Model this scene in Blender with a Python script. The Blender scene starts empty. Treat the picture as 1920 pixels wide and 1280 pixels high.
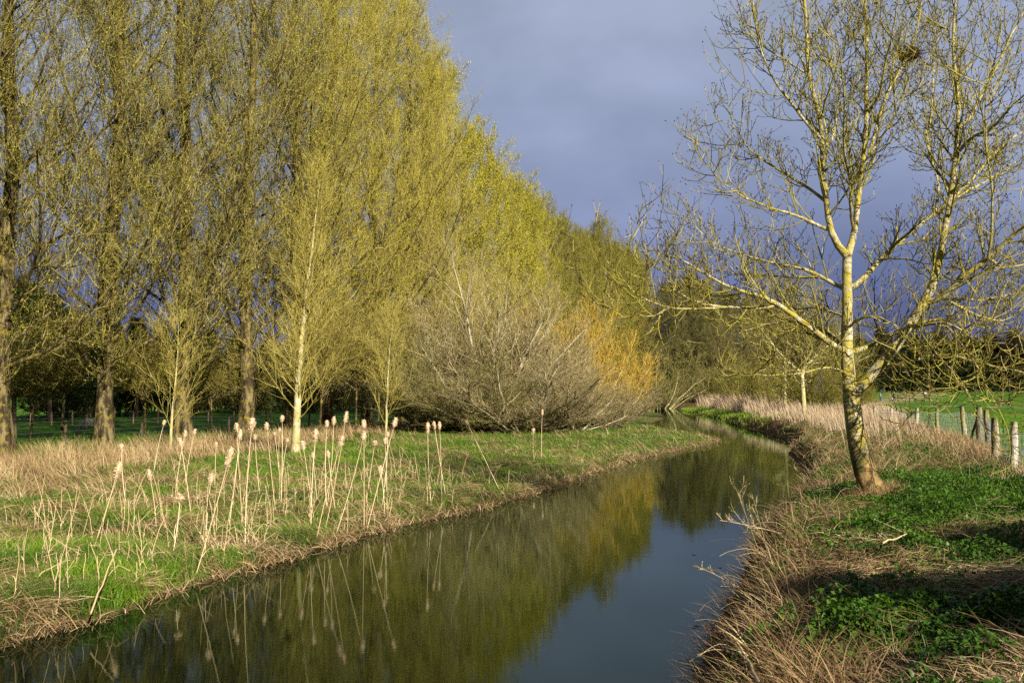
import bpy, math, random
import numpy as np
from mathutils import Vector, Euler

RS = np.random.RandomState(11)
random.seed(5)
sc = bpy.context.scene
COL = sc.collection
F = 1867.0; H = 2.6; PIT = math.radians(2.85)
CP, SP = math.cos(PIT), math.sin(PIT)

def ray(px, py):
    a = (px - 960) / F; b = (640 - py) / F
    return a, CP - b * SP, SP + b * CP
def at(px, py, z=0.0):            # point on the level z
    d = ray(px, py); t = (z - H) / d[2]
    return (d[0] * t, d[1] * t)
def atY(px, py, Y):               # point at distance Y
    d = ray(px, py); t = Y / d[1]
    return (d[0] * t, Y, H + d[2] * t)

# ------------------------------------------------------------------ terrain
LB = [(-11.5, -40), (-9.5, -20), (-7.6, 0), (-6.4, 6)] + [at(*p) for p in
      [(0, 1215), (75, 1188), (150, 1172), (235, 1145), (300, 1118), (400, 1088), (470, 1066), (560, 1042), (620, 1020), (700, 1000), (780, 980),
       (850, 965), (930, 948), (1000, 925), (1060, 905), (1120, 884), (1200, 860), (1280, 843), (1350, 829)]]
LB += [at(*p) for p in [(1320, 818), (1270, 812), (1232, 802), (1222, 792), (1250, 783), (1238, 776), (1205, 771)]] + [(19, 160), (8, 178), (-14, 196), (-40, 205)]
RB = [(-3.5, -40), (-2.6, -15), (-1.4, -5), (-0.6, 0), (0.5, 4), (1.2, 7)] + [at(*p) for p in
      [(1312, 1280), (1330, 1210), (1352, 1160), (1385, 1110), (1402, 1060), (1420, 1010), (1452, 975), (1492, 935), (1512, 900), (1500, 870),
       (1478, 850), (1492, 832), (1470, 822), (1428, 808), (1388, 800), (1335, 785), (1290, 774), (1262, 767)]] + [(27, 175), (14, 190), (-8, 208), (-38, 218)]
POLY = np.array(LB + RB[::-1])
LBa, RBa = np.array(LB), np.array(RB)

def sm(t):
    t = np.clip(t, 0, 1); return t * t * (3 - 2 * t)
def segdist(x, y, A):
    d = np.full(x.shape, 1e9)
    for (x0, y0), (x1, y1) in zip(A[:-1], A[1:]):
        vx, vy = x1 - x0, y1 - y0
        t = np.clip(((x - x0) * vx + (y - y0) * vy) / (vx * vx + vy * vy), 0, 1)
        d = np.minimum(d, np.hypot(x - x0 - t * vx, y - y0 - t * vy))
    return d
def inside(x, y):
    c = np.zeros(x.shape, bool)
    P = POLY; n = len(P)
    for i in range(n):
        x0, y0 = P[i]; x1, y1 = P[(i + 1) % n]
        if y0 == y1: continue
        k = ((y0 > y) != (y1 > y)) & (x < (x1 - x0) * (y - y0) / (y1 - y0) + x0)
        c ^= k
    return c
def vn(x, y, s, seed=0):          # smooth pseudo noise about -1..1
    r = np.random.RandomState(seed); o = 0
    for i in range(5):
        a = r.rand() * 6.28; f = (0.7 + r.rand() * 1.3) / s
        o = o + np.sin((x * math.cos(a) + y * math.sin(a)) * f * 2.2 + r.rand() * 6.28 + 1.2 * np.sin((x * math.sin(a) - y * math.cos(a)) * f * 1.7 + r.rand() * 6))
    return o / 3.2
def banks(x, y):
    dl, dr = segdist(x, y, LBa), segdist(x, y, RBa)
    ins = inside(x, y)
    left = (dl < dr)
    left = np.where(y > 150, (x < 24) & (y < 200), left)
    d = np.minimum(dl, dr)
    return np.where(ins, -d, d), left
def gz(x, y, full=False):
    x = np.asarray(x, float); y = np.asarray(y, float)
    d, left = banks(x, y)
    n1 = vn(x, y, 0.9, 1); n2 = vn(x, y, 3.0, 2)
    zl = 0.13 * sm(d / 0.35) + 0.24 * sm(d / 9) + (0.03 * n1 + 0.04 * n2) * sm(d / 1.0)
    zl = zl - 0.18 * sm((y - 42) / 14) * sm((d - 14) / 10) + 4.5 * sm((y - 95) / 220) * sm((-x - 5) / 30)
    zr = 0.60 * sm(d / 0.75) + 0.25 * sm((d - 0.5) / 2.5) + (0.03 * n1 + 0.06 * n2) * sm(d / 1.5)
    zr = zr + (.05 * vn(x, y, .55, 3) + .06 * vn(x, y, 1.4, 4)) * sm((d - .4) / 1.0) * (1 - sm((y - 30) / 20))
    zr = zr - 0.35 * sm((y - 75) / 20) * (1 - sm(d / 8)) - 0.12 * sm((y - 60) / 60) + 1.7 * sm((y - 178) / 80)
    z = np.where(left, zl, zr)
    z = np.where(d < 0, -0.7 * sm(-d / 0.9), z)
    if full: return z, d, left
    return z

# ------------------------------------------------------------------ mesh builder
class MB:
    def __init__(s): s.v = []; s.q = []; s.t = []; s.r = []; s.qm = []; s.tm = []; s.n = 0
    def add(s, V, Q=None, T=None, rnd=None, m=0):
        V = np.asarray(V, float).reshape(-1, 3)
        s.v.append(V); s.r.append(np.full(len(V), .5) if rnd is None else np.broadcast_to(rnd, (len(V),)))
        if Q is not None and len(Q): s.q.append(np.asarray(Q) + s.n); s.qm.append(np.full(len(Q), m))
        if T is not None and len(T): s.t.append(np.asarray(T) + s.n); s.tm.append(np.full(len(T), m))
        s.n += len(V)
    def tube(s, P, R, k=5, rnd=None, m=0, cap=True):
        P = np.asarray(P, float); R = np.asarray(R, float)
        n, L, _ = P.shape
        T = np.gradient(P, axis=1); T /= np.linalg.norm(T, axis=2, keepdims=True) + 1e-9
        ch = P[:, -1] - P[:, 0]; ch /= np.linalg.norm(ch, axis=1, keepdims=True) + 1e-9
        ref = np.where(np.abs(ch[:, 2:3]) > .8, np.array([[1., 0, 0]]), np.array([[0, 0, 1.]]))[:, None]
        U = np.cross(T, ref); U /= np.linalg.norm(U, axis=2, keepdims=True) + 1e-9
        W = np.cross(T, U)
        a = np.arange(k) * 2 * math.pi / k
        V = P[:, :, None] + R[:, :, None, None] * (U[:, :, None] * np.cos(a)[:, None] + W[:, :, None] * np.sin(a)[:, None])
        base = (np.arange(n) * L * k)[:, None, None]; j = (np.arange(L - 1) * k)[None, :, None]; i = np.arange(k)[None, None]; i2 = (i + 1) % k
        Q = np.stack([base + j + i2, base + j + i, base + j + k + i, base + j + k + i2], -1).reshape(-1, 4)
        if rnd is not None and np.ndim(rnd): rnd = np.repeat(rnd, L * k)
        T3 = None
        if cap:
            b = (np.arange(n) * L * k + (L - 1) * k)[:, None]; ii = np.arange(1, k - 1)[None]
            T3 = np.stack([b + 0 * ii, b + ii, b + ii + 1], -1).reshape(-1, 3)
        s.add(V, Q, T3, rnd, m)
    def diamond(s, C, A, B, rnd=None, m=0):   # quads centre C with half axes A (long) B (wide)
        V = np.stack([C - A, C + B - A * .1, C + A, C - B - A * .1], 1)
        Q = np.arange(len(C) * 4).reshape(-1, 4)
        s.add(V, Q, None, None if rnd is None else np.repeat(rnd, 4), m)
    def build(s, name, mats, parent=None, smooth=False, loc=None):
        me = bpy.data.meshes.new(name)
        V = np.concatenate(s.v); Q = np.concatenate(s.q) if s.q else np.zeros((0, 4), int); T = np.concatenate(s.t) if s.t else np.zeros((0, 3), int)
        me.vertices.add(len(V)); me.vertices.foreach_set('co', V.astype(np.float32).ravel())
        me.loops.add(len(Q) * 4 + len(T) * 3); me.loops.foreach_set('vertex_index', np.concatenate([Q.ravel(), T.ravel()]).astype(np.int32))
        me.polygons.add(len(Q) + len(T))
        me.polygons.foreach_set('loop_start', np.concatenate([np.arange(len(Q)) * 4, len(Q) * 4 + np.arange(len(T)) * 3]).astype(np.int32))
        mi = np.concatenate(s.qm + s.tm).astype(np.int32); me.polygons.foreach_set('material_index', mi)
        if smooth: me.polygons.foreach_set('use_smooth', np.ones(len(mi), bool))
        at_ = me.attributes.new('rnd', 'FLOAT', 'POINT'); at_.data.foreach_set('value', np.concatenate(s.r).astype(np.float32))
        me.update(calc_edges=True)
        for m in (mats if isinstance(mats, (list, tuple)) else [mats]): me.materials.append(m)
        o = bpy.data.objects.new(name, me); COL.objects.link(o)
        if parent: o.parent = parent
        if loc is not None: o.location = loc
        return o

def tag(o, label=None, cat=None, group=None, kind=None):
    if label: o['label'] = label
    if cat: o['category'] = cat
    if group: o['group'] = group
    if kind: o['kind'] = kind
    return o
def empty(name, loc=(0, 0, 0), rz=0, s=1):
    o = bpy.data.objects.new(name, None); COL.objects.link(o); o.location = loc; o.rotation_euler = (0, 0, rz); o.scale = (s, s, s); o.empty_display_size = .2
    return o
def copy_tree(o, loc, rz=0, s=1, label=None, group=None):
    c = o.copy(); COL.objects.link(c); c.location = loc; c.rotation_euler = (0, 0, rz); c.scale = (s, s, s) if not isinstance(s, tuple) else s
    if label: c['label'] = label
    if group: c['group'] = group
    for ch in list(o.children):
        d = ch.copy(); COL.objects.link(d); d.parent = c
        for g in ch.children:
            e = g.copy(); COL.objects.link(e); e.parent = d
    return c

# ------------------------------------------------------------------ materials
def mat(name, rough=.8, spec=.2):
    m = bpy.data.materials.new(name); m.use_nodes = True
    nt = m.node_tree; b = nt.nodes['Principled BSDF']; b.inputs['Roughness'].default_value = rough; b.inputs['Specular IOR Level'].default_value = spec
    return m, nt, b
def N(nt, t, **kw):
    n = nt.nodes.new(t)
    for k, v in kw.items():
        if k in n.inputs: n.inputs[k].default_value = v
        else: setattr(n, k, v)
    return n
def ramp(nt, src, stops, interp='LINEAR'):
    r = nt.nodes.new('ShaderNodeValToRGB'); r.color_ramp.interpolation = interp
    e = r.color_ramp.elements
    while len(e) < len(stops): e.new(.5)
    for i, (p, c) in enumerate(stops): e[i].position = p; e[i].color = (*c, 1) if len(c) == 3 else c
    nt.links.new(src, r.inputs[0]); return r.outputs[0]
def mix(nt, f, a, b, mode='MIX'):
    n = nt.nodes.new('ShaderNodeMix'); n.data_type = 'RGBA'; n.blend_type = mode
    for i, v in ((0, f), (6, a), (7, b)):
        if hasattr(v, 'links') or isinstance(v, bpy.types.NodeSocket): nt.links.new(v, n.inputs[i])
        else: n.inputs[i].default_value = v if i == 0 else (*v, 1)
    return n.outputs[2]
def noise(nt, scale, detail=4, rough=.6, vec=None, stretch=None):
    n = N(nt, 'ShaderNodeTexNoise'); n.inputs['Scale'].default_value = scale; n.inputs['Detail'].default_value = detail; n.inputs['Roughness'].default_value = rough
    tc = nt.nodes.new('ShaderNodeTexCoord'); v = tc.outputs['Object'] if vec is None else vec
    if stretch:
        mp = nt.nodes.new('ShaderNodeMapping'); mp.inputs['Scale'].default_value = stretch; nt.links.new(v, mp.inputs[0]); v = mp.outputs[0]
    nt.links.new(v, n.inputs['Vector']); return n.outputs[0]
def rnd_attr(nt):
    a = nt.nodes.new('ShaderNodeAttribute'); a.attribute_name = 'rnd'; return a.outputs['Fac']
def bump(nt, b, h, s=.4, d=.02):
    n = N(nt, 'ShaderNodeBump'); n.inputs['Strength'].default_value = s; n.inputs['Distance'].default_value = d
    nt.links.new(h, n.inputs['Height']); nt.links.new(n.outputs[0], b.inputs['Normal'])
def leafy(name, stops, trans=.25, rough=.6, spec=.25, big=None):
    m, nt, b = mat(name, rough, spec)
    c = ramp(nt, rnd_attr(nt), stops)
    if big:      # broad variation of real colour
        c = mix(nt, ramp(nt, noise(nt, big[0], 2), [(.35, (0, 0, 0)), (.65, (1, 1, 1))]), c, mix(nt, 1.0, c, big[1], 'MULTIPLY'))
    nt.links.new(c, b.inputs['Base Color'])
    if trans:
        t = N(nt, 'ShaderNodeBsdfTranslucent'); nt.links.new(c, t.inputs[0]); ms = N(nt, 'ShaderNodeMixShader'); ms.inputs[0].default_value = trans
        nt.links.new(b.outputs[0], ms.inputs[1]); nt.links.new(t.outputs[0], ms.inputs[2]); nt.links.new(ms.outputs[0], nt.nodes['Material Output'].inputs[0])
    return m
M = {}
M['grass'] = leafy('grass_green', [(0, (.035, .075, .006)), (.35, (.09, .19, .010)), (.7, (.20, .34, .02)), (1, (.40, .44, .08))], .3, .5, .3, (.35, (.75, .8, .7)))
M['straw'] = leafy('straw', [(0, (.05, .03, .014)), (.3, (.15, .095, .042)), (.65, (.37, .26, .13)), (1, (.74, .60, .37))], .1, .7, .2)
M['pink'] = leafy('pale_reed_grass', [(0, (.14, .09, .05)), (.4, (.40, .30, .19)), (1, (.72, .59, .42))], .15, .7, .2)
M['nettle'] = leafy('nettle_leaf', [(0, (.015, .04, .004)), (.4, (.06, .14, .010)), (.8, (.14, .28, .02)), (1, (.30, .42, .05))], .25, .45, .35, (.5, (.7, .75, .7)))
M['litter'] = leafy('dark_litter', [(0, (.05, .03, .02)), (.5, (.14, .08, .05)), (1, (.28, .18, .11))], .05, .85, .1)
M['bud'] = leafy('poplar_catkins', [(0, (.08, .08, .004)), (.4, (.29, .28, .011)), (.8, (.52, .50, .025)), (1, (.66, .55, .06))], .12, .6, .2)
M['twig'] = leafy('poplar_twigs', [(0, (.05, .038, .006)), (.5, (.25, .20, .03)), (1, (.56, .49, .16))], 0, .7, .2)
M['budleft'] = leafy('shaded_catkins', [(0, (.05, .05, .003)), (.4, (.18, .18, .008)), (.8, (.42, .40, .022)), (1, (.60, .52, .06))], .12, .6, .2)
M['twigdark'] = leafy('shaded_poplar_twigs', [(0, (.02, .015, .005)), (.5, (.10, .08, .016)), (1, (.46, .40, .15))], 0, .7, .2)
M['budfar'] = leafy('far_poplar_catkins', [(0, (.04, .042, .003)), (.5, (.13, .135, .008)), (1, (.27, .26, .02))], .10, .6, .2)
M['budark'] = leafy('dark_poplar_catkins', [(0, (.05, .05, .008)), (.5, (.11, .108, .014)), (1, (.20, .18, .035))], .2, .6, .2)
M['btwig'] = leafy('bush_twigs', [(0, (.05, .04, .014)), (.5, (.28, .225, .10)), (1, (.60, .52, .30))], 0, .7, .2)
M['btwiggreen'] = leafy('greenish_bush_twigs', [(0, (.06, .055, .02)), (.5, (.17, .15, .05)), (1, (.34, .31, .13))], 0, .7, .2)
M['bbud'] = leafy('bush_buds', [(0, (.12, .10, .035)), (.5, (.36, .29, .12)), (1, (.60, .50, .26))], .2, .7, .2)
M['bbudgreen'] = leafy('green_bush_buds', [(0, (.07, .08, .01)), (.5, (.17, .18, .025)), (1, (.3, .3, .06))], .2, .7, .2)
M['stempale'] = leafy('pale_willow_limbs', [(0, (.16, .14, .07)), (1, (.50, .46, .32))], 0, .8, .1)
M['orange'] = leafy('orange_willow_twigs', [(0, (.24, .14, .02)), (.5, (.48, .33, .045)), (1, (.68, .50, .11))], .1, .6, .2)
M['olive'] = leafy('lichen_twigs', [(0, (.05, .04, .015)), (.4, (.15, .13, .025)), (.8, (.32, .29, .05)), (1, (.46, .40, .14))], 0, .75, .15)
M['darkbud'] = leafy('dark_buds', [(0, (.03, .015, .01)), (1, (.14, .08, .05))], 0, .6, .3)
M['conifer'] = leafy('conifer_needles', [(0, (.006, .014, .003)), (.6, (.014, .032, .005)), (1, (.04, .07, .01))], .1, .7, .1)  # dark needles; this tone also holds the cloud shadow over the right wood
M['wood_dark'] = leafy('winter_wood_twigs', [(0, (.010, .007, .005)), (.6, (.024, .016, .010)), (1, (.05, .035, .022))], 0, .9, .05)  # near black tone also carries the cloud shadow of the right wood
M['cattail'] = leafy('cattail_fluff', [(0, (.36, .25, .15)), (.5, (.60, .45, .29)), (1, (.76, .62, .43))], .1, .95, .05)
M['stem'] = leafy('dry_stem', [(0, (.42, .30, .16)), (.6, (.60, .46, .27)), (1, (.80, .67, .45))], 0, .7, .2)
M['nest'] = leafy('nest_sticks', [(0, (.02, .012, .008)), (1, (.10, .06, .04))], 0, .9, .1)
M['ivy'] = leafy('ivy_leaf', [(0, (.01, .04, .006)), (1, (.05, .12, .02))], .1, .4, .4)

def bark(name, a, b_, c, sc_=3.0, st=(1, 1, .25), lich=None, la=.5, base=None, ringst=None, lsc=1.6):
    m, nt, b = mat(name, .85, .15)
    n = noise(nt, sc_, 6, .7, stretch=st)
    col = ramp(nt, n, [(.36, a), (.5, b_), (.62, c)])
    if ringst:
        r = noise(nt, 2.2, 5, .7, stretch=ringst)
        col = mix(nt, ramp(nt, r, [(.56, (0, 0, 0)), (.66, (1, 1, 1))]), col, (.10, .085, .05))
    if lich:
        n2 = noise(nt, lsc, 5, .65)
        col = mix(nt, ramp(nt, n2, [(la - .06, (0, 0, 0)), (la + .06, (1, 1, 1))]), col, lich)
    if base:
        tc = nt.nodes.new('ShaderNodeTexCoord'); sx = nt.nodes.new('ShaderNodeSeparateXYZ'); nt.links.new(tc.outputs['Object'], sx.inputs[0])
        nz = N(nt, 'ShaderNodeMath', operation='ADD'); nt.links.new(sx.outputs[2], nz.inputs[0]); n3 = noise(nt, 2.5, 3)
        mm = N(nt, 'ShaderNodeMath', operation='MULTIPLY'); nt.links.new(n3, mm.inputs[0]); mm.inputs[1].default_value = .5; nt.links.new(mm.outputs[0], nz.inputs[1])
        g = N(nt, 'ShaderNodeMapRange'); nt.links.new(nz.outputs[0], g.inputs[0]); g.inputs[1].default_value = base[1]; g.inputs[2].default_value = base[2]; g.inputs[3].default_value = 1; g.inputs[4].default_value = 0
        bc = ramp(nt, noise(nt, 6, 7, .75), [(.40, tuple(v_ * .25 for v_ in base[0])), (.5, base[0]), (.62, tuple(v_ * 1.7 for v_ in base[0]))]); bc = mix(nt, ramp(nt, noise(nt, 2.1, 5, .7), [(.5, (0, 0, 0)), (.62, (1, 1, 1))]), bc, (.07, .075, .02)); col = mix(nt, g.outputs[0], col, bc)
    nt.links.new(col, b.inputs['Base Color'])
    bump(nt, b, noise(nt, sc_ * 3, 5, .7, stretch=st), .7, .04)
    return m
M['bark'] = bark('poplar_bark', (.008, .006, .003), (.05, .038, .018), (.21, .17, .09), 5, (1, 1, .22), (.20, .16, .03), .57, None, None, 5.0)
M['barkdark'] = bark('dark_bark', (.03, .022, .015), (.07, .055, .035), (.13, .10, .065), 3, (1, 1, .22))
M['barkpale'] = bark('pale_bark', (.22, .19, .08), (.42, .38, .20), (.60, .56, .38), 6, (1, 1, .5), (.42, .37, .13), .54, None, (1, 1, 9), 4.0)
M['hero'] = bark('lichen_bark', (.14, .12, .06), (.38, .34, .19), (.60, .56, .38), 7, (1, 1, .6), (.38, .32, .05), .53, ((.20, .135, .055), .9, 1.7), (1.2, 1.2, 8), 5.5)
M['post'] = bark('weathered_post', (.06, .045, .025), (.26, .22, .13), (.48, .43, .31), 11, (1, 1, .10), (.30, .27, .05), .58)
M['postpale'] = bark('pale_post', (.34, .30, .22), (.52, .48, .38), (.66, .62, .52), 9, (1, 1, .12))
M['pinkstake'] = bark('pink_stake', (.25, .15, .10), (.38, .24, .17), (.5, .34, .25), 9, (1, 1, .12))
def flat(name, c, rough=.7, spec=.3, metal=0):
    m, nt, b = mat(name, rough, spec); n = noise(nt, 8, 3)
    nt.links.new(mix(nt, n, tuple(x * .75 for x in c), tuple(min(1, x * 1.2) for x in c)), b.inputs['Base Color']); b.inputs['Metallic'].default_value = metal
    return m
M['wire'] = flat('galvanised_wire', (.32, .34, .36), .45, .5, .6)

# ground
m, nt, b = mat('meadow_ground', .95, .05)
def attr(nt, n):
    a = nt.nodes.new('ShaderNodeAttribute'); a.attribute_name = n; return a.outputs['Fac']
earth = ramp(nt, noise(nt, 2.5, 6, .7), [(.3, (.035, .022, .013)), (.55, (.09, .06, .035)), (.75, (.16, .11, .06))])
gcol = ramp(nt, noise(nt, .35, 8, .75), [(.3, (.03, .075, .007)), (.5, (.06, .15, .012)), (.7, (.10, .21, .02))])
scol = ramp(nt, noise(nt, 3, 6, .7), [(.3, (.05, .03, .015)), (.7, (.18, .115, .06))])
col = mix(nt, attr(nt, 'straw'), earth, scol)
gcol = mix(nt, ramp(nt, noise(nt, 1.3, 6, .75), [(.52, (0, 0, 0)), (.66, (.7, .7, .7))]), gcol, (.13, .12, .03))
col = mix(nt, attr(nt, 'field'), col, gcol)
col = mix(nt, attr(nt, 'path'), col, ramp(nt, noise(nt, 1.2, 5), [(.3, (.30, .20, .12)), (.7, (.46, .34, .22))]))
nt.links.new(col, b.inputs['Base Color']); bump(nt, b, noise(nt, 6, 6, .8), .8, .06)
M['ground'] = m
# water
m, nt, b = mat('river_water', .5, 0)
nt.nodes.remove(b)
df = N(nt, 'ShaderNodeBsdfDiffuse'); gl = N(nt, 'ShaderNodeBsdfGlossy'); gl.inputs['Roughness'].default_value = .012; gl.inputs['Color'].default_value = (.76, .87, .74, 1)
nt.links.new(ramp(nt, noise(nt, .25, 2), [(.3, (.0006, .003, .0015)), (.7, (.0015, .005, .0025))]), df.inputs['Color'])
fr = N(nt, 'ShaderNodeFresnel'); fr.inputs['IOR'].default_value = 1.32; ms = N(nt, 'ShaderNodeMixShader')
nt.links.new(fr.outputs[0], ms.inputs[0]); nt.links.new(df.outputs[0], ms.inputs[1]); nt.links.new(gl.outputs[0], ms.inputs[2]); nt.links.new(ms.outputs[0], nt.nodes['Material Output'].inputs[0])
n1 = noise(nt, 1.0, 4, .65, stretch=(3.2, 9, 1)); n2 = noise(nt, .5, 3, .5, stretch=(1, 2.5, 1))
ma = N(nt, 'ShaderNodeMath', operation='MULTIPLY'); nt.links.new(n1, ma.inputs[0]); ma.inputs[1].default_value = .35
mb_ = N(nt, 'ShaderNodeMath', operation='ADD'); nt.links.new(ma.outputs[0], mb_.inputs[0]); nt.links.new(n2, mb_.inputs[1])
bn = N(nt, 'ShaderNodeBump'); bn.inputs['Strength'].default_value = .08; bn.inputs['Distance'].default_value = .014; nt.links.new(mb_.outputs[0], bn.inputs['Height'])
for q_ in (df, gl, fr): nt.links.new(bn.outputs[0], q_.inputs['Normal'])
M['water'] = m

# ------------------------------------------------------------------ zones (0..1) on the banks
def drow(x, y): return (x - (0.242 * y - 26.0)) * .972     # metres river-side of the poplar row
def zone(x, y):
    z, d, left = gz(x, y, True)
    dr = drow(x, y)
    lim = 8.0 + 4.0 * sm((30 - y) / 6) + 1.8 * vn(x, y, 3, 5) - 1.5 * sm((y - 40) / 6)
    sl = 1 - sm((dr - lim) / 1.5 + .5)
    sl = np.maximum(sl, sm((1.0 + .4 * vn(x, y, 1.2, 7) - d) / .6) * (.12 + .45 * sm((y - 12.5) / 4)))
    sl = np.maximum(sl, .85 * sm((vn(x, y, 1.0, 8) - .02) / .5))
    sl = np.where(dr < -1.5, .1, sl)
    tx, ty = x - 6.0, y
    sr = .5 + .75 * vn(x * .8 + y * .5, y * 1.2 - x * .3, 1.5, 9)
    sr = np.maximum(sr, sm((1.3 + .6 * vn(x, y, 1.1, 11) - d) / .8) * (.68 + .4 * vn(x, y, .7, 12)))
    sr = np.where((y > 18.5) & (y < 60), np.maximum(sr * .6, .30 + .85 * vn(x, y, 1.4, 10)), sr)
    sr = np.where((y > 60) & (d < 25), .9, sr)
    gr_patch = sm((x - 5.0) / 1.5) * sm((y - 12.5) / 1.5) * (1 - sm((y - 18.5 - .25 * (x - 6)) / 2))
    sr = sr * (1 - .85 * gr_patch)
    # the meadow beyond the wire fence
    fx = 10.2 + (y - 19) * .32
    meadow = sm((x - fx) / .8)
    sr = sr * (1 - meadow)
    return z, d, left, np.clip(np.where(left, sl, sr), 0, 1), meadow

def build_ground():
    def axis(parts):
        out = []
        for a, b_, st in parts: out.append(np.arange(a, b_, st))
        return np.concatenate(out)
    xs = axis([(-900, -160, 60), (-160, -60, 8), (-60, -16, 1.2), (-16, 20, .22), (20, 60, 1.0), (60, 160, 8), (160, 901, 60)])
    ys = axis([(-200, -40, 20), (-40, 4, 2), (4, 36, .22), (36, 60, .5), (60, 240, 2), (240, 400, 20), (400, 1501, 100)])
    X, Y = np.meshgrid(xs, ys); x, y = X.ravel(), Y.ravel()
    z, d, left, st, meadow = zone(x, y)
    nx, ny = len(xs), len(ys)
    i = np.arange(ny - 1)[:, None] * nx + np.arange(nx - 1)[None]
    Q = np.stack([i, i + 1, i + nx + 1, i + nx], -1).reshape(-1, 4)
    g = MB(); g.add(np.stack([x, y, z], 1), Q)
    o = g.build('ground', M['ground'], smooth=True)
    field = np.where(left, np.where(drow(x, y) < -1, 1., .55 * (1 - st)), np.maximum(meadow, .5 * (1 - st)))
    field = np.where(y > 65, np.where(left, np.where(drow(x, y) < -1, 1, .8 * (1 - st)), np.maximum(meadow, 0)), field)
    field = np.where(d < .12, 0, field)
    path = np.zeros_like(x)
    for A, w in (([at(1560, 762, .75), at(1640, 755, .75), at(1720, 748, .75), at(1830, 742.5, 1.0)], 1.6), ([at(1745, 761, .75), at(1795, 761, .75)], .8), ([at(1870, 763, .75), at(1960, 763, .75)], .8)):
        path = np.maximum(path, 1 - sm((segdist(x, y, np.array(A)) - w) / 1.2))
    path = path * (y > 80)
    for nm, v in (('field', field), ('straw', st), ('path', path)):
        a = o.data.attributes.new(nm, 'FLOAT', 'POINT'); a.data.foreach_set('value', v.astype(np.float32))
    tag(o, 'river banks and meadows, brown earth and green pasture', kind='structure')
build_ground()
w = MB()
w.add([(-60, -45, 0), (60, -45, 0), (60, 230, 0), (-60, 230, 0)], [(0, 1, 2, 3)])
tag(w.build('river', M['water']), 'still dark green river winding between the banks', kind='structure')

TY0 = 17.3
# ------------------------------------------------------------------ blades and stalks
def blades(mb, x, y, z, L, W, lean=.35, droop=.5, rnd=None, az=None, segs=3, rs=RS, m=0, thin=False):
    n = len(x)
    az = rs.rand(n) * 6.283 if az is None else az
    le = lean * np.abs(rs.randn(n)) if np.ndim(lean) == 0 else lean
    el = np.clip(math.pi / 2 - le, -.15, 1.57)
    P = np.zeros((n, segs + 1, 3)); P[:, 0] = np.stack([x, y, z], 1)
    e = el.copy()
    dr_ = droop * (.4 + rs.rand(n))
    a = az.copy(); da = rs.randn(n) * .25
    for k in range(1, segs + 1):
        P[:, k] = P[:, k - 1] + (L / segs)[:, None] * np.stack([np.cos(e) * np.cos(a), np.cos(e) * np.sin(a), np.sin(e)], 1)
        e = e - dr_ / segs * 1.6; a = a + da
    side = rs.rand(n) * 6.283
    S = np.stack([np.cos(side), np.sin(side), rs.randn(n) * .3], 1) * W[:, None] * .5
    prof = [1, .9, .65, 0] if segs == 3 else list(np.linspace(1, 0, segs + 1) ** .6)
    V = []
    for k in range(segs):
        V += [P[:, k] - S * prof[k], P[:, k] + S * prof[k]]
    V.append(P[:, segs])
    V = np.stack(V, 1); nv = 2 * segs + 1
    b0 = (np.arange(n) * nv)[:, None]
    Q = np.concatenate([b0 + np.array([[2 * k, 2 * k + 1, 2 * k + 3, 2 * k + 2]]) for k in range(segs - 1)], 0) if segs > 1 else None
    T = b0 + np.array([[2 * segs - 2, 2 * segs - 1, 2 * segs]])
    r = rs.rand(n) if rnd is None else rnd
    mb.add(V.reshape(-1, 3), Q, T, np.repeat(np.clip(r, 0, 1), nv), m)

def sampleY(n, a, b_, p, rs=RS):      # density ~ Y^-p
    u = rs.rand(n)
    return (a ** (1 - p) + u * (b_ ** (1 - p) - a ** (1 - p))) ** (1 / (1 - p))

def xlr(y):    # x range seen at distance y, with a margin
    return -.56 * y - 2.5, .56 * y + 2.5

def scatter(n, a, b_, p, side, margin=0.02, xlim=None):
    y = sampleY(n, a, b_, p)
    lo, hi = xlr(y)
    x = lo + RS.rand(n) * (hi - lo)
    z, d, left, st, meadow = zone(x, y)
    k = (d > margin) & (left if side == 'L' else ~left)
    if xlim is not None: k &= xlim(x, y)
    return x[k], y[k], z[k], d[k], st[k], meadow[k]

# left bank green grass
g = MB()
x, y, z, d, st, md = scatter(520000, 8.5, 75, 1.25, 'L', .02, lambda x, y: drow(x, y) > -2)
k = RS.rand(len(x)) > st * .74 + .02; x, y, z, d, st = x[k], y[k], z[k], d[k], st[k]
hgt = (.13 + .13 * RS.rand(len(x))) * (1 + .5 * vn(x, y, 1.1, 21)); hgt = np.clip(hgt, .05, .5) * np.where(y > 40, .8, 1) * (1 + .45 * (1 - sm((y - 12) / 8)))
blades(g, x, y, z - .01, hgt, .006 + .004 * RS.rand(len(x)) + y * .00016, .35, .7, .25 + .35 * RS.rand(len(x)) + .22 * vn(x, y, 2, 22))
tag(g.build('grass', M['grass']), 'lush green grass covering the marshy left bank', 'grass', kind='stuff')

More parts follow.
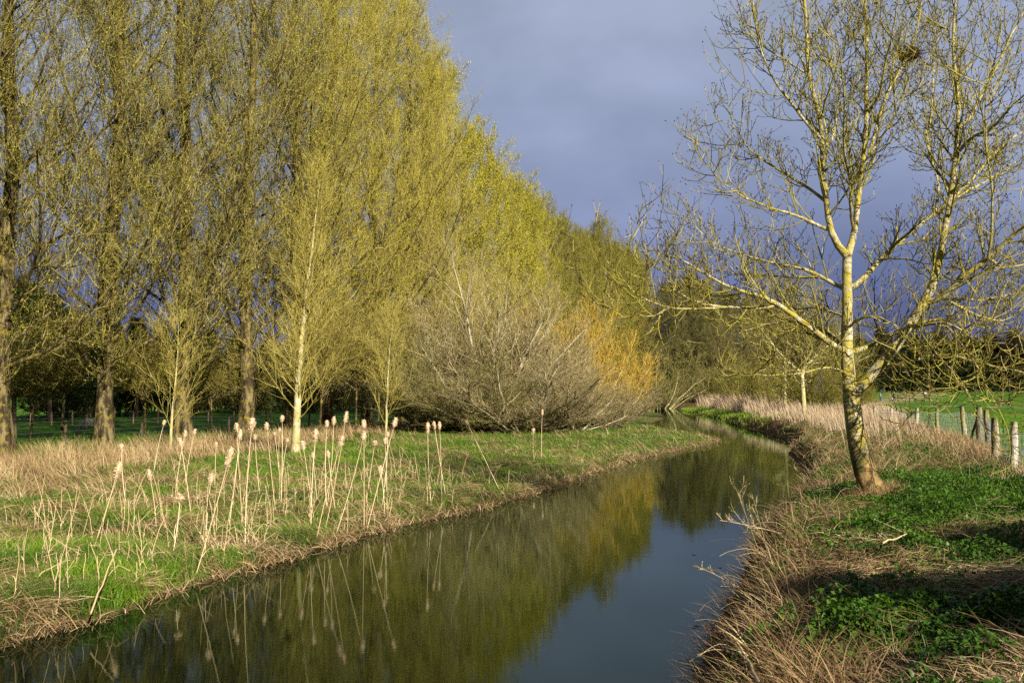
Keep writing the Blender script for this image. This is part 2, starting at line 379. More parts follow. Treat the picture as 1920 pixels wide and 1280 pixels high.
# left bank straw: standing, leaning and flattened
g = MB()
x, y, z, d, st, md = scatter(420000, 8.5, 70, 1.25, 'L', -.05, lambda x, y: drow(x, y) > -3)
k = (RS.rand(len(x)) < (st * .62 + .17) * (.75 + .45 * vn(x, y, .8, 35))) & (drow(x, y) > -.5 + vn(x, y, 2, 37)); x, y, z, d, st = x[k], y[k], z[k], d[k], st[k]
flatn = vn(x, y, 1.6, 31)
az = 2.6 + 1.5 * vn(x, y, 2.2, 32) + RS.randn(len(x)) * .6
far = (drow(x, y) < 8) & (y > 22)
lean = np.where(far, np.abs(RS.randn(len(x))) * .35 + .1, np.clip(1.15 + .35 * RS.randn(len(x)) - .1 * flatn, .1, 1.6))
L = np.where(far, .18 + .42 * RS.rand(len(x)) ** 1.3, .2 + .36 * RS.rand(len(x)))
L = L * (1 + .35 * vn(x, y, 1.4, 36))
blades(g, x, y, z + .05 * RS.rand(len(x)), L, .005 + .004 * RS.rand(len(x)) + y * .00016, lean, .5, .35 + .4 * RS.rand(len(x)) + .2 * vn(x, y, 1, 33), az)
x, y, z, d, st, md = scatter(170000, 8.5, 40, 1.2, 'L', .1, lambda x, y: drow(x, y) > 1)
k = (vn(x, y, .9, 38) > .12) & (d < 7); x, y, z = x[k], y[k], z[k]; n = len(x)
blades(g, x, y, z + .04 + .10 * RS.rand(n), .2 + .4 * RS.rand(n), .005 + .005 * RS.rand(n) + y * .00012, 1.4 + .14 * RS.randn(n), .35, .4 + .35 * RS.rand(n) + .2 * vn(x, y, .6, 39), .4 + 1.5 * vn(x, y, 1.5, 40) + RS.randn(n) * .5)
# straggly fringe trailing over the water edge
n = 26000
y0 = sampleY(n, 9, 60, 1.6); 
ci = np.cumsum(np.r_[0, np.hypot(*np.diff(LBa[3:24], axis=0).T)])
s = sampleY(n, 1.0, ci[-1] + 1.0, 1.35) - 1.0
bx = np.interp(s, ci, LBa[3:24, 0]) + RS.randn(n) * .16; by = np.interp(s, ci, LBa[3:24, 1]) + RS.randn(n) * .16
cl = np.clip(.5 + .7 * vn(bx, by, .9, 34), 0, 1); k = RS.rand(n) < cl * (.22 + .78 * sm((by - 12.5) / 4)); bx, by = bx[k], by[k]
blades(g, bx, by, np.maximum(gz(bx, by), 0) + .02, .12 + .35 * RS.rand(len(bx)), .006 + .005 * RS.rand(len(bx)) + by * .00015, np.abs(RS.randn(len(bx))) * .5 + .5, .9, .2 + .6 * RS.rand(len(bx)))
tag(g.build('dead_grass', M['straw']), 'matted straw coloured dead grass and reeds on the left bank', 'dead grass', kind='stuff')

# right bank
g = MB()     # green small leaved cover (nettles, cleavers)
def leaves(mb, x, y, z, S, rnd):
    n = len(x); C = np.stack([x, y, z], 1)
    a = RS.rand(n) * 6.283; t = RS.randn(n) * .45
    A = np.stack([np.cos(a) * np.cos(t), np.sin(a) * np.cos(t), np.sin(t)], 1) * S[:, None]
    B = np.stack([-np.sin(a), np.cos(a), RS.randn(n) * .45], 1) * (S * .55)[:, None]
    up = np.array([0, 0, 1.])
    V = np.stack([C - A, C + B + up * (S * .25)[:, None], C + A - up * (S * .3)[:, None], C - B + up * (S * .25)[:, None]], 1)
    b0 = (np.arange(n) * 4)[:, None]
    T = np.concatenate([b0 + np.array([[0, 1, 2]]), b0 + np.array([[0, 2, 3]])])
    mb.add(V.reshape(-1, 3), None, T, np.repeat(np.clip(rnd, 0, 1), 4))
x, y, z, d, st, md = scatter(860000, 5.0, 60, 1.3, 'R', .15)
k = (RS.rand(len(x)) > np.clip(st * 1.25 - .1, 0, .97)) & (md < .5) & (RS.rand(len(x)) < np.where(y > 24, .5, 1)); x, y, z, d, st = x[k], y[k], z[k], d[k], st[k]
top = np.clip(.13 + .11 * vn(x, y, .35, 41) + .08 * vn(x, y, 1.1, 42), .015, .45)
top = np.where(y < 12.5, top * 1.3, top)
S = .015 + .018 * RS.rand(len(x)) + y * .0003
leaves(g, x, y, z + top * (1 - RS.rand(len(x)) ** 2 * .6), S, .3 + .3 * RS.rand(len(x)) + .2 * vn(x, y, .8, 43))
x, y, z, d, st, md = scatter(190000, 5.0, 60, 1.3, 'R', .15)
k = (RS.rand(len(x)) > st) & (md < .5); x, y, z = x[k], y[k], z[k]
blades(g, x, y, z, .1 + .2 * RS.rand(len(x)), .005 + y * .0002 + 0 * x, .4, .7, .4 + .4 * RS.rand(len(x)))
tag(g.build('nettles', M['nettle']), 'low green nettles and weeds covering the right bank', 'weeds', kind='stuff')

g = MB()
x, y, z, d, st, md = scatter(800000, 5.0, 62, 1.3, 'R', .04)
k = (RS.rand(len(x)) < np.clip(st, .10, 1) * .6 * (.8 + .5 * vn(x, y, .6, 56))) & (md < .6); x, y, z, d, st = x[k], y[k], z[k], d[k], st[k]
n = len(x)
az = .55 + 1.3 * vn(x, y, 1.7, 51) + RS.randn(n) * .5 + (RS.rand(n) < .4) * math.pi
farr = (y > 20)
lean = np.where(farr, np.clip(1.05 + .35 * RS.randn(n), .1, 1.5), 1.42 + .13 * RS.randn(n))
edge = (d < 1.1) & (y < 26)
lean = np.where(edge, np.where(vn(x, y, .8, 57) > .1, 1.35, .95) + .35 * RS.randn(n), lean)
az = np.where(edge, 3.4 + 1.8 * vn(x, y, .6, 54) + RS.randn(n) * 1.1, az)
L = np.where(edge, .12 + .45 * RS.rand(n) ** 1.5, np.where(farr, .2 + .4 * RS.rand(n), .15 + .55 * RS.rand(n) ** 2))
hz = np.where(edge, 0, .02 + .16 * RS.rand(n) * np.clip(st + .3, 0, 1))
blades(g, x, y, z + hz, L, np.where(y < 14, .005, .0035) + .004 * RS.rand(n) + y * .00018, lean, .35, .3 + .4 * RS.rand(n) + .25 * vn(x, y, .9, 52), az)
# upright tawny stand between tree and fence, and along the fence foot
n = 13000
y = sampleY(n, 17.5, 62, .8); fx = 10.2 + (y - 19) * .32
x = fx - np.abs(RS.randn(n)) * .5 + .1
k = vn(x, y, 2.2, 53) > -.35; x, y = x[k], y[k]
blades(g, x, y, gz(x, y), .12 + .4 * RS.rand(len(x)), .005 + y * .00018 + 0 * x, .3, .4, .45 + .4 * RS.rand(len(x)))
n = 2600; a = RS.rand(n) * 6.28; q = .18 + .35 * RS.rand(n) ** 1.5; cx, cy = at(1638, 922, .85)[0], TY0
x = cx + np.cos(a) * q; y = cy + np.sin(a) * q
blades(g, x, y, gz(x, y), .08 + .28 * RS.rand(n), .006 + 0 * x, .5, .6, .25 + .5 * RS.rand(n))
tag(g.build('dead_grass', M['straw']), 'flattened tangled straw and dead stems on the right bank', 'dead grass', kind='stuff')

g = MB()     # earthy litter on the undercut edge
x, y, z, d, st, md = scatter(320000, 5.0, 72, 1.2, 'R', 0, None)
k = (d < np.where(y > 38, 2.2, 1.5)) & (RS.rand(len(x)) < .6); x, y, z, d = x[k], y[k], z[k], d[k]
blades(g, x, y, z + .03 * RS.rand(len(x)), .1 + .35 * RS.rand(len(x)), .005 + y * .0002 + 0 * x, 1.0 + .4 * RS.randn(len(x)), .6, None, None)
tag(g.build('bank_litter', M['litter']), 'dark brown roots and rotting stems on the undercut bank', 'plant litter', kind='stuff')

g = MB()     # tall pale grass far down the right bank
n = 150000
y = sampleY(n, 32, 135, .7); lo, hi = xlr(y); x = RS.rand(n) * 34 + y * .12
z, d, left, st, md = zone(x, y)
wlim = np.where(y < 60, 5.0, 12)
k = (~left) & (d > np.where(y < 62, 1.6, np.where(y > 75, 2.6, 1.2)) + .5 * vn(x, y, 2, 60)) & (d < wlim + 1.5 * vn(x, y, 4, 61)) & (md < .5) & (RS.rand(n) < np.where(y < 42, .12, 1) * np.clip(.65 + .6 * vn(x, y, 1.8, 64), .05, 1)); x, y, z = x[k], y[k], z[k]
hgt = (.55 + .5 * RS.rand(len(x))) * (1 + .35 * vn(x, y, 3, 62)) * np.where(y > 85, 1.7, np.where(y < 58, .75, 1.0))
blades(g, x, y, z, np.clip(hgt, .2, 2.2), .007 + y * .00025 + 0 * x, .22, .35, .35 + .4 * RS.rand(len(x)) + .2 * vn(x, y, 3, 63), 3.2 + RS.randn(len(x)) * .8)
tag(g.build('reed_bed', M['pink']), 'pale pinkish dead reed grass along the far right bank', 'reeds', kind='stuff')

g = MB()     # rough tussock grass between the poplars and in the meadow edge
x, y, z, d, st, md = scatter(90000, 28, 75, .9, 'L', .3, lambda x, y: (drow(x, y) < 2.0) & (drow(x, y) > -5))
blades(g, x, y, z, .15 + .35 * RS.rand(len(x)), .008 + y * .0002 + 0 * x, .4, .6, .15 + .35 * RS.rand(len(x)))
n = 30000; y = 66 + 70 * RS.rand(n); x = RS.rand(n) * 24 + y * .12; z, d, left, st, md = zone(x, y); k = (~left) & (d > .1) & (d < 3.4); x, y, z = x[k], y[k], z[k]
blades(g, x, y, z, .15 + .3 * RS.rand(len(x)), .008 + y * .0003 + 0 * x, .4, .6, .4 + .6 * RS.rand(len(x)))
y = sampleY(60000, 17, 75, 1.2); x = 10.4 + (y - 19) * .32 + RS.rand(len(y)) * .4 * y
blades(g, x, y, gz(x, y), .06 + .12 * RS.rand(len(x)), .007 + y * .0003 + 0 * x, .3, .6, .35 + .35 * RS.rand(len(x)))
tag(g.build('pasture_grass', M['grass']), 'short green pasture grass behind the trees and the wire fence', 'grass', kind='stuff')

# ------------------------------------------------------------------ tree growth
def nrm(v): return v / (np.linalg.norm(v, axis=-1, keepdims=True) + 1e-9)
def spawn(rs, P, R, m, t0, t1, ang, angs, lfn, k=5, up=.2, wig=.12, rf=.5, rmin=.004, rmax=1, drop=0, bias=None):
    n, L, _ = P.shape
    pi = np.repeat(np.arange(n), m)
    t = t0 + (t1 - t0) * ((np.tile(np.arange(m), n) + rs.rand(n * m)) / m)
    f = t * (L - 1); i = np.clip(f.astype(int), 0, L - 2); fr = (f - i)[:, None]
    p = P[pi, i] * (1 - fr) + P[pi, i + 1] * fr
    tan = nrm(P[pi, i + 1] - P[pi, i])
    r = R[pi, i] * (1 - fr[:, 0]) + R[pi, i + 1] * fr[:, 0]
    plen = np.linalg.norm(np.diff(P, axis=1), axis=2).sum(1)[pi]
    u = nrm(np.cross(tan, np.array([.13, .31, .94]))); v = np.cross(tan, u)
    phi = np.tile(np.arange(m), n) * 2.4 + rs.rand(n)[pi] * 6.28 + rs.randn(n * m) * .5
    a = (ang(t) if callable(ang) else ang) + rs.randn(n * m) * angs
    d = np.cos(a)[:, None] * tan + np.sin(a)[:, None] * (np.cos(phi)[:, None] * u + np.sin(phi)[:, None] * v)
    if bias is not None: d = nrm(d + bias)
    ln = lfn(t, plen) * (.65 + .7 * rs.rand(n * m))
    Q = np.zeros((n * m, k, 3)); Q[:, 0] = p
    for j in range(1, k):
        uu = up if np.ndim(up) == 0 else up[j - 1]
        d = nrm(d + np.array([0, 0, uu]) + wig * rs.randn(n * m, 3) )
        Q[:, j] = Q[:, j - 1] + d * (ln / (k - 1))[:, None]
    r0 = np.clip(r * rf, rmin, rmax)
    RR = r0[:, None] * np.linspace(1, .35, k)[None]; RR = np.maximum(RR, rmin * .5)
    return Q, RR, t
def twig_buds(mb, rs, P, per, size, m, spread=.02, rnd0=0.5):
    n, L, _ = P.shape
    pi = np.repeat(np.arange(n), per); t = rs.rand(n * per) * (L - 1); i = np.clip(t.astype(int), 0, L - 2); fr = (t - i)[:, None]
    c = P[pi, i] * (1 - fr) + P[pi, i + 1] * fr + rs.randn(n * per, 3) * spread
    A = nrm(rs.randn(n * per, 3) + np.array([0, 0, .3])) * (size * (.6 + .8 * rs.rand(n * per)))[:, None]
    B = nrm(np.cross(A, rs.randn(n * per, 3))) * (size * .5)
    mb.diamond(c, A, B, np.clip(rnd0 + .25 * rs.randn(n * per), 0, 1), m)

def poplar(seed, Ht=28, near=True, name='poplar_tree', mats=('bark', 'twig', 'bud'), thin=1.0):
    rs = np.random.RandomState(seed)
    k = 14; tr = np.zeros((1, k, 3)); tr[0, :, 2] = np.linspace(-.2, Ht * .93, k); tr[0, 1:, :2] = np.cumsum(rs.randn(k - 1, 2) * .12, 0)
    R = (.30 * (1 - np.linspace(0, 1, k)) ** .75 + .03)[None]; R[0, 0] = .44
    T = MB(); T.tube(tr, R, 12)
    m1 = int((74 if near else 64) * (thin ** .4))
    P1, R1, t1 = spawn(rs, tr, R, m1, .10, .98, lambda t: 1.05 - .6 * t, .14, lambda t, L: 2.0 + 5.6 * (1 - t) ** .62 * np.clip(t * 5, .5, 1), 8, [.02, .08, .12, .15, .15, .15, .15], (.08 if 'twigdark' in mats else .10), .25, .02, .10)
    T.tube(P1, R1, 6, rs.rand(len(P1)))
    C = MB()
    tw = .0075 if near else .012
    P2, R2, _ = spawn(rs, P1, R1, int(10 * thin ** .5) if near else 9, .15, 1, .75, .2, lambda t, L: .35 + .30 * L * (1 - .45 * t), 5, .16, .14, .5, tw * 1.6)
    C.tube(P2, R2, 4 if near else 3, rs.rand(len(P2)) * .7, 0, False)
    # short epicormic shoots low on the trunk
    Pe, Re, _ = spawn(rs, tr, R, int((60 if near else 26) * thin), .09, .42, 1.1, .25, lambda t, L: 1.0 + 1.5 * rs.rand(len(t)), 5, .12, .2, .06, tw * 1.4, .03)
    C.tube(Pe, Re, 3, rs.rand(len(Pe)) * .7, 0, False)
    PA = np.concatenate([P2, Pe]); RA = np.concatenate([R2, Re])
    P3, R3, _ = spawn(rs, PA, RA, int(9 * thin ** .5) if near else 7, .1, 1, .7, .25, lambda t, L: .32 + .28 * L, 4, .26, .16, .6, tw)
    C.tube(P3, R3, 3, .3 + .7 * rs.rand(len(P3)), 0, False)
    PB, RB_ = P3, R3
    if near:
        P4, R4, _ = spawn(rs, P3, R3, 3, .15, 1, .7, .3, lambda t, L: .12 + .35 * L, 3, .22, .15, .7, tw * .8)
        C.tube(P4, R4, 3, .3 + .7 * rs.rand(len(P4)), 0, False)
        twig_buds(C, rs, P3, 4, .03, 1); twig_buds(C, rs, P4, 3, .03, 1, .02)
    else:
        twig_buds(C, rs, P3, 10, .055, 1, .09)
    root = empty(name); T.build('trunk', M[mats[0]], root, True)
    C.build('crown', [M[mats[1]], M[mats[2]]], root)
    return root

def place_tree(proto, used, x, y, rz, s, label, group=None, cat='tree', dz=0):
    z = float(gz(x, y)) + dz
    if id(proto) not in used:
        used.add(id(proto)); o = proto; o.location = (x, y, z); o.rotation_euler = (0, 0, rz); o.scale = (s, s, s) if not isinstance(s, tuple) else s
    else: o = copy_tree(proto, (x, y, z), rz, s)
    if group is None and 'group' in o: del o['group']
    tag(o, label, cat, group)
    return o
used = set()
near = [poplar(101), poplar(102), poplar(103), poplar(104)]
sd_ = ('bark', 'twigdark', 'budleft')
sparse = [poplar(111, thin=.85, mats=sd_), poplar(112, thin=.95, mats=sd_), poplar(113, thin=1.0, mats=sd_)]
midp = [poplar(211, near=False), poplar(212, near=False)]
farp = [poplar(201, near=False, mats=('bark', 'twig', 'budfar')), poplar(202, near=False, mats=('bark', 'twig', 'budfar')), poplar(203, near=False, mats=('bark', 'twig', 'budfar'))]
rowlab = {0: 'poplar mostly beyond the left edge, only its drooping budding branches reaching in',
          1: 'thick dark poplar trunk standing at the very left edge of the row',
          2: 'poplar with a thick lichen patched trunk, right beside the grazing sheep',
          3: 'poplar between the lichen trunked one by the sheep and the leaning dark one',
          4: 'poplar with a dark ivy tangled lower trunk, left of the pale slim birch',
          5: 'poplar with its trunk directly behind the pale slim birch',
          6: 'budding poplar just right of the pale slim birch',
          7: 'budding poplar behind the thin white sapling at the end of the straw band',
          8: 'sunlit yellow green poplar at the left end of the brown willow thicket',
          9: 'tall sunlit yellow green poplar rising above the brown willow thicket'}
yk = 29.3; r = random.Random(3)
pos = []
while yk < 235:
    pos.append((0.242 * yk - 26.0 + r.uniform(-.3, .3), yk)); yk += 5.55 + r.uniform(-.4, .4) if len(pos) > 6 else 5.4
for i, (x, y) in enumerate(pos):
    lab = rowlab.get(i, 'distant budding poplar in the dense row receding beyond the brown thicket')
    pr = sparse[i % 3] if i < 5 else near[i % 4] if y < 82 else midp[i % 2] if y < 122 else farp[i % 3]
    sca = r.uniform(.97, 1.04) * (1.0 if i < 3 else 1.14 if y < 76 else 1.07 if y < 86 else .99 if y < 98 else .92 if y < 135 else .97 if y < 165 else 1.1)
    if y > 120: sca *= r.uniform(.97, 1.03)
    place_tree(pr, used, x, y, r.uniform(0, 6.28), sca, lab, 'row of poplars along the left bank')

# ------------------------------------------------------------------ bushes and other trees
def bush(seed, h, rad, twm='btwig', budm='bbud', stems=34, name='willow_bush', tw=.009, levels=(9, 7), bud=.035, upf=.12, stemm=None):
    rs = np.random.RandomState(seed)
    P0 = np.zeros((stems, 7, 3)); a = rs.rand(stems) * 6.28; sp = np.sqrt(rs.rand(stems))
    P0[:, 0, 0] = np.cos(a) * rad * .22 * sp; P0[:, 0, 1] = np.sin(a) * rad * .22 * sp; P0[:, 0, 2] = -.1
    el = 1.45 - sp * 1.0; d = np.stack([np.cos(a) * np.cos(el), np.sin(a) * np.cos(el), np.sin(el)], 1)
    ln = np.sqrt((rad * np.cos(el)) ** 2 + (h * np.sin(el)) ** 2) * (.5 + .55 * rs.rand(stems))
    for j in range(1, 7):
        d = nrm(d + np.array([0, 0, upf * .4]) + .10 * rs.randn(stems, 3)); P0[:, j] = P0[:, j - 1] + d * (ln / 6)[:, None]
    R0 = (.04 + .05 * rs.rand(stems))[:, None] * np.linspace(1, .25, 7)[None] * (h / 6)
    S = MB(); S.tube(P0, R0, 5, rs.rand(stems))
    C = MB()
    P1, R1, _ = spawn(rs, P0, R0, levels[0], .12, 1, .6, .25, lambda t, L: .3 + .34 * L * (1 - .4 * t), 5, upf, .15, .5, tw * 1.5)
    C.tube(P1, R1, 3, rs.rand(len(P1)), 0, False)
    P2, R2, _ = spawn(rs, P1, R1, levels[1], .1, 1, .6, .3, lambda t, L: .2 + .4 * L, 4, upf, .16, .6, tw)
    C.tube(P2, R2, 3, rs.rand(len(P2)), 0, False)
    P3, R3, _ = spawn(rs, P2, R2, 4, .15, 1, .6, .3, lambda t, L: .12 + .4 * L, 3, upf, .16, .7, tw * .8)
    C.tube(P3, R3, 3, rs.rand(len(P3)), 0, False)
    twig_buds(C, rs, P3, 1 if bud < .03 else 2, bud, 1)
    root = empty(name); S.build('trunk', M[stemm or 'btwiggreen'], root, True); C.build('crown', [M[twm], M[budm]], root)
    return root
def px_place(o, px, Y, label, cat='bush', group=None, s=None, rz=0):
    x = (px - 960) / F * Y; o.location = (x, Y, float(gz(x, Y))); o.rotation_euler = (0, 0, rz)
    if s is not None: o.scale = s if isinstance(s, tuple) else (s, s, s)
    if group is None and 'group' in o: del o['group']
    return tag(o, label, cat, group)
b1 = bush(1, 11.8, 3.0, stemm='stempale', tw=.009, levels=(11, 8), upf=.2)
px_place(b1, 925, 58, 'tallest brown twiggy willow bush, its pale top against the yellow poplars')
b2 = bush(2, 7.6, 3.4, stemm='stempale', tw=.009, levels=(11, 8), upf=.2)
px_place(b2, 1010, 59, 'rounded pinkish brown willow bush in front of the orange willow')
b3 = bush(3, 5.6, 3.6, 'btwiggreen', 'bbudgreen', tw=.010)
px_place(b3, 845, 56, 'dark olive bush forming the left end of the brown thicket')
px_place(copy_tree(b3, (0, 0, 0)), 893, 54, 'low olive bush with mossy stems at the foot of the tallest willow bush', s=(1, 1, .62), rz=2)
px_place(copy_tree(b1, (0, 0, 0)), 975, 53.5, 'dense brown bush with a dark hollow base facing the grass', s=(.95, .95, .42), rz=3)
px_place(copy_tree(b2, (0, 0, 0)), 1075, 57.5, 'low grey brown bush sloping down towards the orange willow', s=(.95, 1, .55), rz=1)
px_place(copy_tree(b1, (0, 0, 0)), 1130, 64, 'low pale brown bush at the water end of the thicket', s=(.65, .65, .32), rz=5)
px_place(copy_tree(b3, (0, 0, 0)), 800, 60, 'loose olive bush behind the thin white sapling', s=(.8, .8, .8), rz=4)
ow = bush(5, 8.6, 3.3, 'orange', 'orange', 40, 'orange_willow', .014, (9, 7), .04, .22, 'btwig')
px_place(ow, 1088, 66, 'bright orange yellow willow glowing in the sun beside the brown thicket', 'willow')
ow2 = copy_tree(ow, (0, 0, 0)); px_place(ow2, 1140, 72, 'smaller orange willow with pale bent limbs nearest the water', 'willow', s=(.72, .72, .66), rz=2)

UG = [(112, 92), (165, 104), (228, 96), (290, 108), (352, 100), (410, 112), (468, 106), (530, 116), (590, 110), (645, 118), (700, 112), (750, 120)]
# pale bare willow at the river bend and the dark trees behind it
bw = bush(7, 11, 7, 'btwiggreen', 'bbudgreen', 16, 'bare_willow', .02, (7, 5), .06, .10, 'barkpale')
px_place(bw, 1232, 148, 'bare willow with pale spreading limbs at the river bend', 'willow')
fb = bush(8, 7, 5, 'btwiggreen', 'budark', 26, 'waterside_bush', .022, (8, 6), .10, .12)
for i, (px, Y, s, rz) in enumerate([(1195, 128, .8, 0), (1265, 168, .9, 1), (1310, 176, 1, 2), (1355, 165, .95, 3), (1400, 150, .85, 4), (1170, 112, .62, 5), (1285, 184, 1.5, 6), (1330, 192, 1.5, 7), (1375, 182, 1.4, 8), (1425, 178, 1.3, 9), (1240, 190, 1.4, 10)]):
    o = fb if i == 0 else copy_tree(fb, (0, 0, 0))
    px_place(o, px, Y, 'olive brown bush among those closing the river bend', 'bush', 'bushes at the river bend', s, rz)
for i, (px, Y) in enumerate(UG):
    px_place(copy_tree(fb, (0, 0, 0)), px, Y, 'olive brown bush in the hedge across the pasture behind the poplar trunks', 'bush', 'hedge bushes across the pasture', (.85, .7, .62 + .2 * ((i * 7) % 5) / 4), i * 1.4)
dk = [poplar(301, 25, False, 'bend_tree', ('barkdark', 'btwiggreen', 'budark')), poplar(302, 25, False, 'bend_tree', ('barkdark', 'btwiggreen', 'budark'))]
for i, (px, Y, s) in enumerate([(1255, 215, .98), (1283, 205, 1.02), (1310, 210, 1.0), (1338, 200, .9), (1366, 208, .88), (1395, 198, .80), (1425, 206, .82), (1455, 195, .74), (1490, 205, .72), (1240, 232, 1.0), (1525, 210, .65), (1560, 215, .6), (1268, 236, 1.05), (1292, 228, 1.08), (1322, 232, 1.05), (1350, 226, 1.0), (1380, 230, .95), (1410, 226, .9), (1440, 228, .85), (1472, 224, .8), (1300, 190, .8), (1345, 186, .75)]):
    place_tree(dk[i % 2], used, (px - 960) / F * Y, Y, i * 1.7, s, 'slender dark olive tree in the grove beyond the river bend', 'trees beyond the river bend')

# pale birches / saplings on the left bank
def slender(seed, Ht, r0, lean, name='birch_tree', m1=46, blen=.24, barkm='barkpale', tw=.0065, start=.12, budm='bud'):
    rs = np.random.RandomState(seed); k = 12
    tr = np.zeros((1, k, 3)); t = np.linspace(0, 1, k); tr[0, :, 2] = t * Ht - .1; tr[0, :, 0] = lean * t ** 1.4 + np.cumsum(rs.randn(k) * .02); tr[0, :, 1] = np.cumsum(rs.randn(k) * .03)
    R = (r0 * (1 - t) ** 1.15 + .006)[None]; R[0, 0] *= 1.3
    T = MB(); T.tube(tr, R, 10)
    P1, R1, _ = spawn(rs, tr, R, m1, start, .98, .75, .15, lambda t, L: .4 + blen * L * (1 - t) ** .7, 7, .15, .08, .3, .008, .022)
    C = MB(); C.tube(P1, R1, 5, .2 + .5 * rs.rand(len(P1)))
    P2, R2, _ = spawn(rs, P1, R1, 8, .15, 1, .55, .2, lambda t, L: .2 + .35 * L, 4, .15, .1, .6, tw)
    P3, R3, _ = spawn(rs, P2, R2, 4, .15, 1, .6, .25, lambda t, L: .12 + .38 * L, 3, .12, .12, .7, tw * .8)
    C.tube(P2, R2, 3, .4 + .6 * rs.rand(len(P2)), 0, False); C.tube(P3, R3, 3, .4 + .6 * rs.rand(len(P3)), 0, False)
    twig_buds(C, rs, P3, 2, .02, 1)
    root = empty(name); T.build('trunk', M[barkm], root, True); C.build('crown', [M['twig'], M[budm]], root)
    return root
o = slender(11, 10.4, .15, .95, m1=70, blen=.20)
px_place(o, 553, 35.5, 'slim birch with a bright yellow white trunk in front of the poplars', 'birch tree')
o = slender(12, 6.2, .06, .35, 'sapling', 30)
px_place(o, 724, 46, 'thin white sapling at the edge of the straw, left of the brown thicket', 'sapling')
o = slender(13, 5.2, .06, .1, 'sapling', 20, .34)
px_place(o, 322, 38, 'small pale sapling with spreading twigs between two poplar trunks', 'sapling')
def small_ash(seed, Ht, spread, name, tw=.009, r0=.17, upf=.10, lean=-.2, mats=('barkpale', 'olive', 'bbudgreen')):
    rs = np.random.RandomState(seed); k = 8
    tr = np.zeros((1, k, 3)); t = np.linspace(0, 1, k); tr[0, :, 2] = t * Ht * .38 - .15; tr[0, :, 0] = lean * t
    R = (r0 * (1 - .35 * t))[None]; R[0, 0] *= 1.3
    T = MB(); T.tube(tr, R, 10)
    top = tr[:, -1]; n = 9
    a = np.arange(n) * 2.4 + rs.rand(n); el = np.where(np.arange(n) < 3, 1.3, .55 + .5 * rs.rand(n)); d = np.stack([np.cos(a) * np.cos(el), np.sin(a) * np.cos(el), np.sin(el)], 1)
    P0 = np.zeros((n, 9, 3)); P0[:, 0] = top - np.array([0, 0, 1]) * (rs.rand(n)[:, None] * Ht * .12); ln = np.where(np.arange(n) < 3, Ht * .6, spread * 1.1)
    for j in range(1, 9): d = nrm(d + [0, 0, .06] + .09 * rs.randn(n, 3)); P0[:, j] = P0[:, j - 1] + d * (ln / 8)[:, None]
    R0 = r0 * .5 * np.linspace(1, .12, 9)[None] * np.ones((n, 1)); T.tube(P0, R0, 7)
    P1, R1, _ = spawn(rs, P0, R0, 14, .1, 1, .8, .2, lambda t, L: .5 + .32 * L * (1 - .5 * t), 6, upf, .12, .5, tw * 1.6); T.tube(P1, R1, 4)
    C = MB()
    P2, R2, _ = spawn(rs, P1, R1, 9, .1, 1, .75, .25, lambda t, L: .2 + .38 * L, 5, upf, .15, .6, tw); C.tube(P2, R2, 3, rs.rand(len(P2)), 0, False)
    P3, R3, _ = spawn(rs, P2, R2, 4, .1, 1, .75, .25, lambda t, L: .1 + .4 * L, 3, upf, .15, .7, tw * .8); C.tube(P3, R3, 3, rs.rand(len(P3)), 0, False)
    twig_buds(C, rs, P3, 1, .03, 1)
    root = empty(name); T.build('trunk', M[mats[0]], root, True); C.build('crown', [M[mats[1]], M[mats[2]]], root); return root
# understorey shrubs beneath the poplars
us = small_ash(45, 6.4, 3.0, 'understorey_tree', .009, .07, .06, .1, ('bark', 'twig', 'bbudgreen'))
for i, (px, Y, s, lab) in enumerate([(60, 47, (1, 1, .75), 'scrubby small olive tree between the leftmost poplar and the next trunk'), (118, 45, (1.1, 1.1, 1.0), 'dense small tree hiding the left side of the trunk by the sheep'),
        (275, 47, (.8, .8, .85), 'small twiggy tree just right of the lichen patched poplar trunk'), (400, 52, (.8, .8, .85), 'small tree with arching twigs left of the dark trunk'), (468, 56, (.8, .8, .9), 'small tree growing beside the foot of the dark poplar trunk'),
        (600, 52, (1, 1, 1), 'bright olive small tree immediately right of the pale slim birch'), (668, 56, (1.1, 1.1, 1.15), 'broad small tree midway between the birch and the white sapling'), (745, 60, (1.1, 1.1, 1.1), 'olive small tree behind and right of the white sapling')]):
    o = us if i == 0 else copy_tree(us, (0, 0, 0)); px_place(o, px, Y, lab, 'tree', None, s, i * 1.3)

# dark conifers beyond the left pasture
def conifer(seed, Ht, name='conifer_tree', bare=.28):
    rs = np.random.RandomState(seed); k = 8
    tr = np.zeros((1, k, 3)); tr[0, :, 2] = np.linspace(-.1, Ht, k); R = (np.linspace(.2, .02, k))[None]
    T = MB(); T.tube(tr, R, 8)
    P1, R1, _ = spawn(rs, tr, R, 90, bare, .99, 1.5, .15, lambda t, L: .3 + 2.9 * (1 - t) ** .8, 5, -.03, .06, .3, .015, .05)
    T.tube(P1, R1, 3)
    P2, R2, _ = spawn(rs, P1, R1, 12, .1, 1, .8, .2, lambda t, L: .25 + .25 * L, 3, -.04, .1, .5, .012)
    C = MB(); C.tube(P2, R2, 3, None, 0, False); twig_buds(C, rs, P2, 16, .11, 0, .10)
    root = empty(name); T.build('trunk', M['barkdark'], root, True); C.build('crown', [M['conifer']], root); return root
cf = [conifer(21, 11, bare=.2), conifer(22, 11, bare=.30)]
rr = random.Random(8)
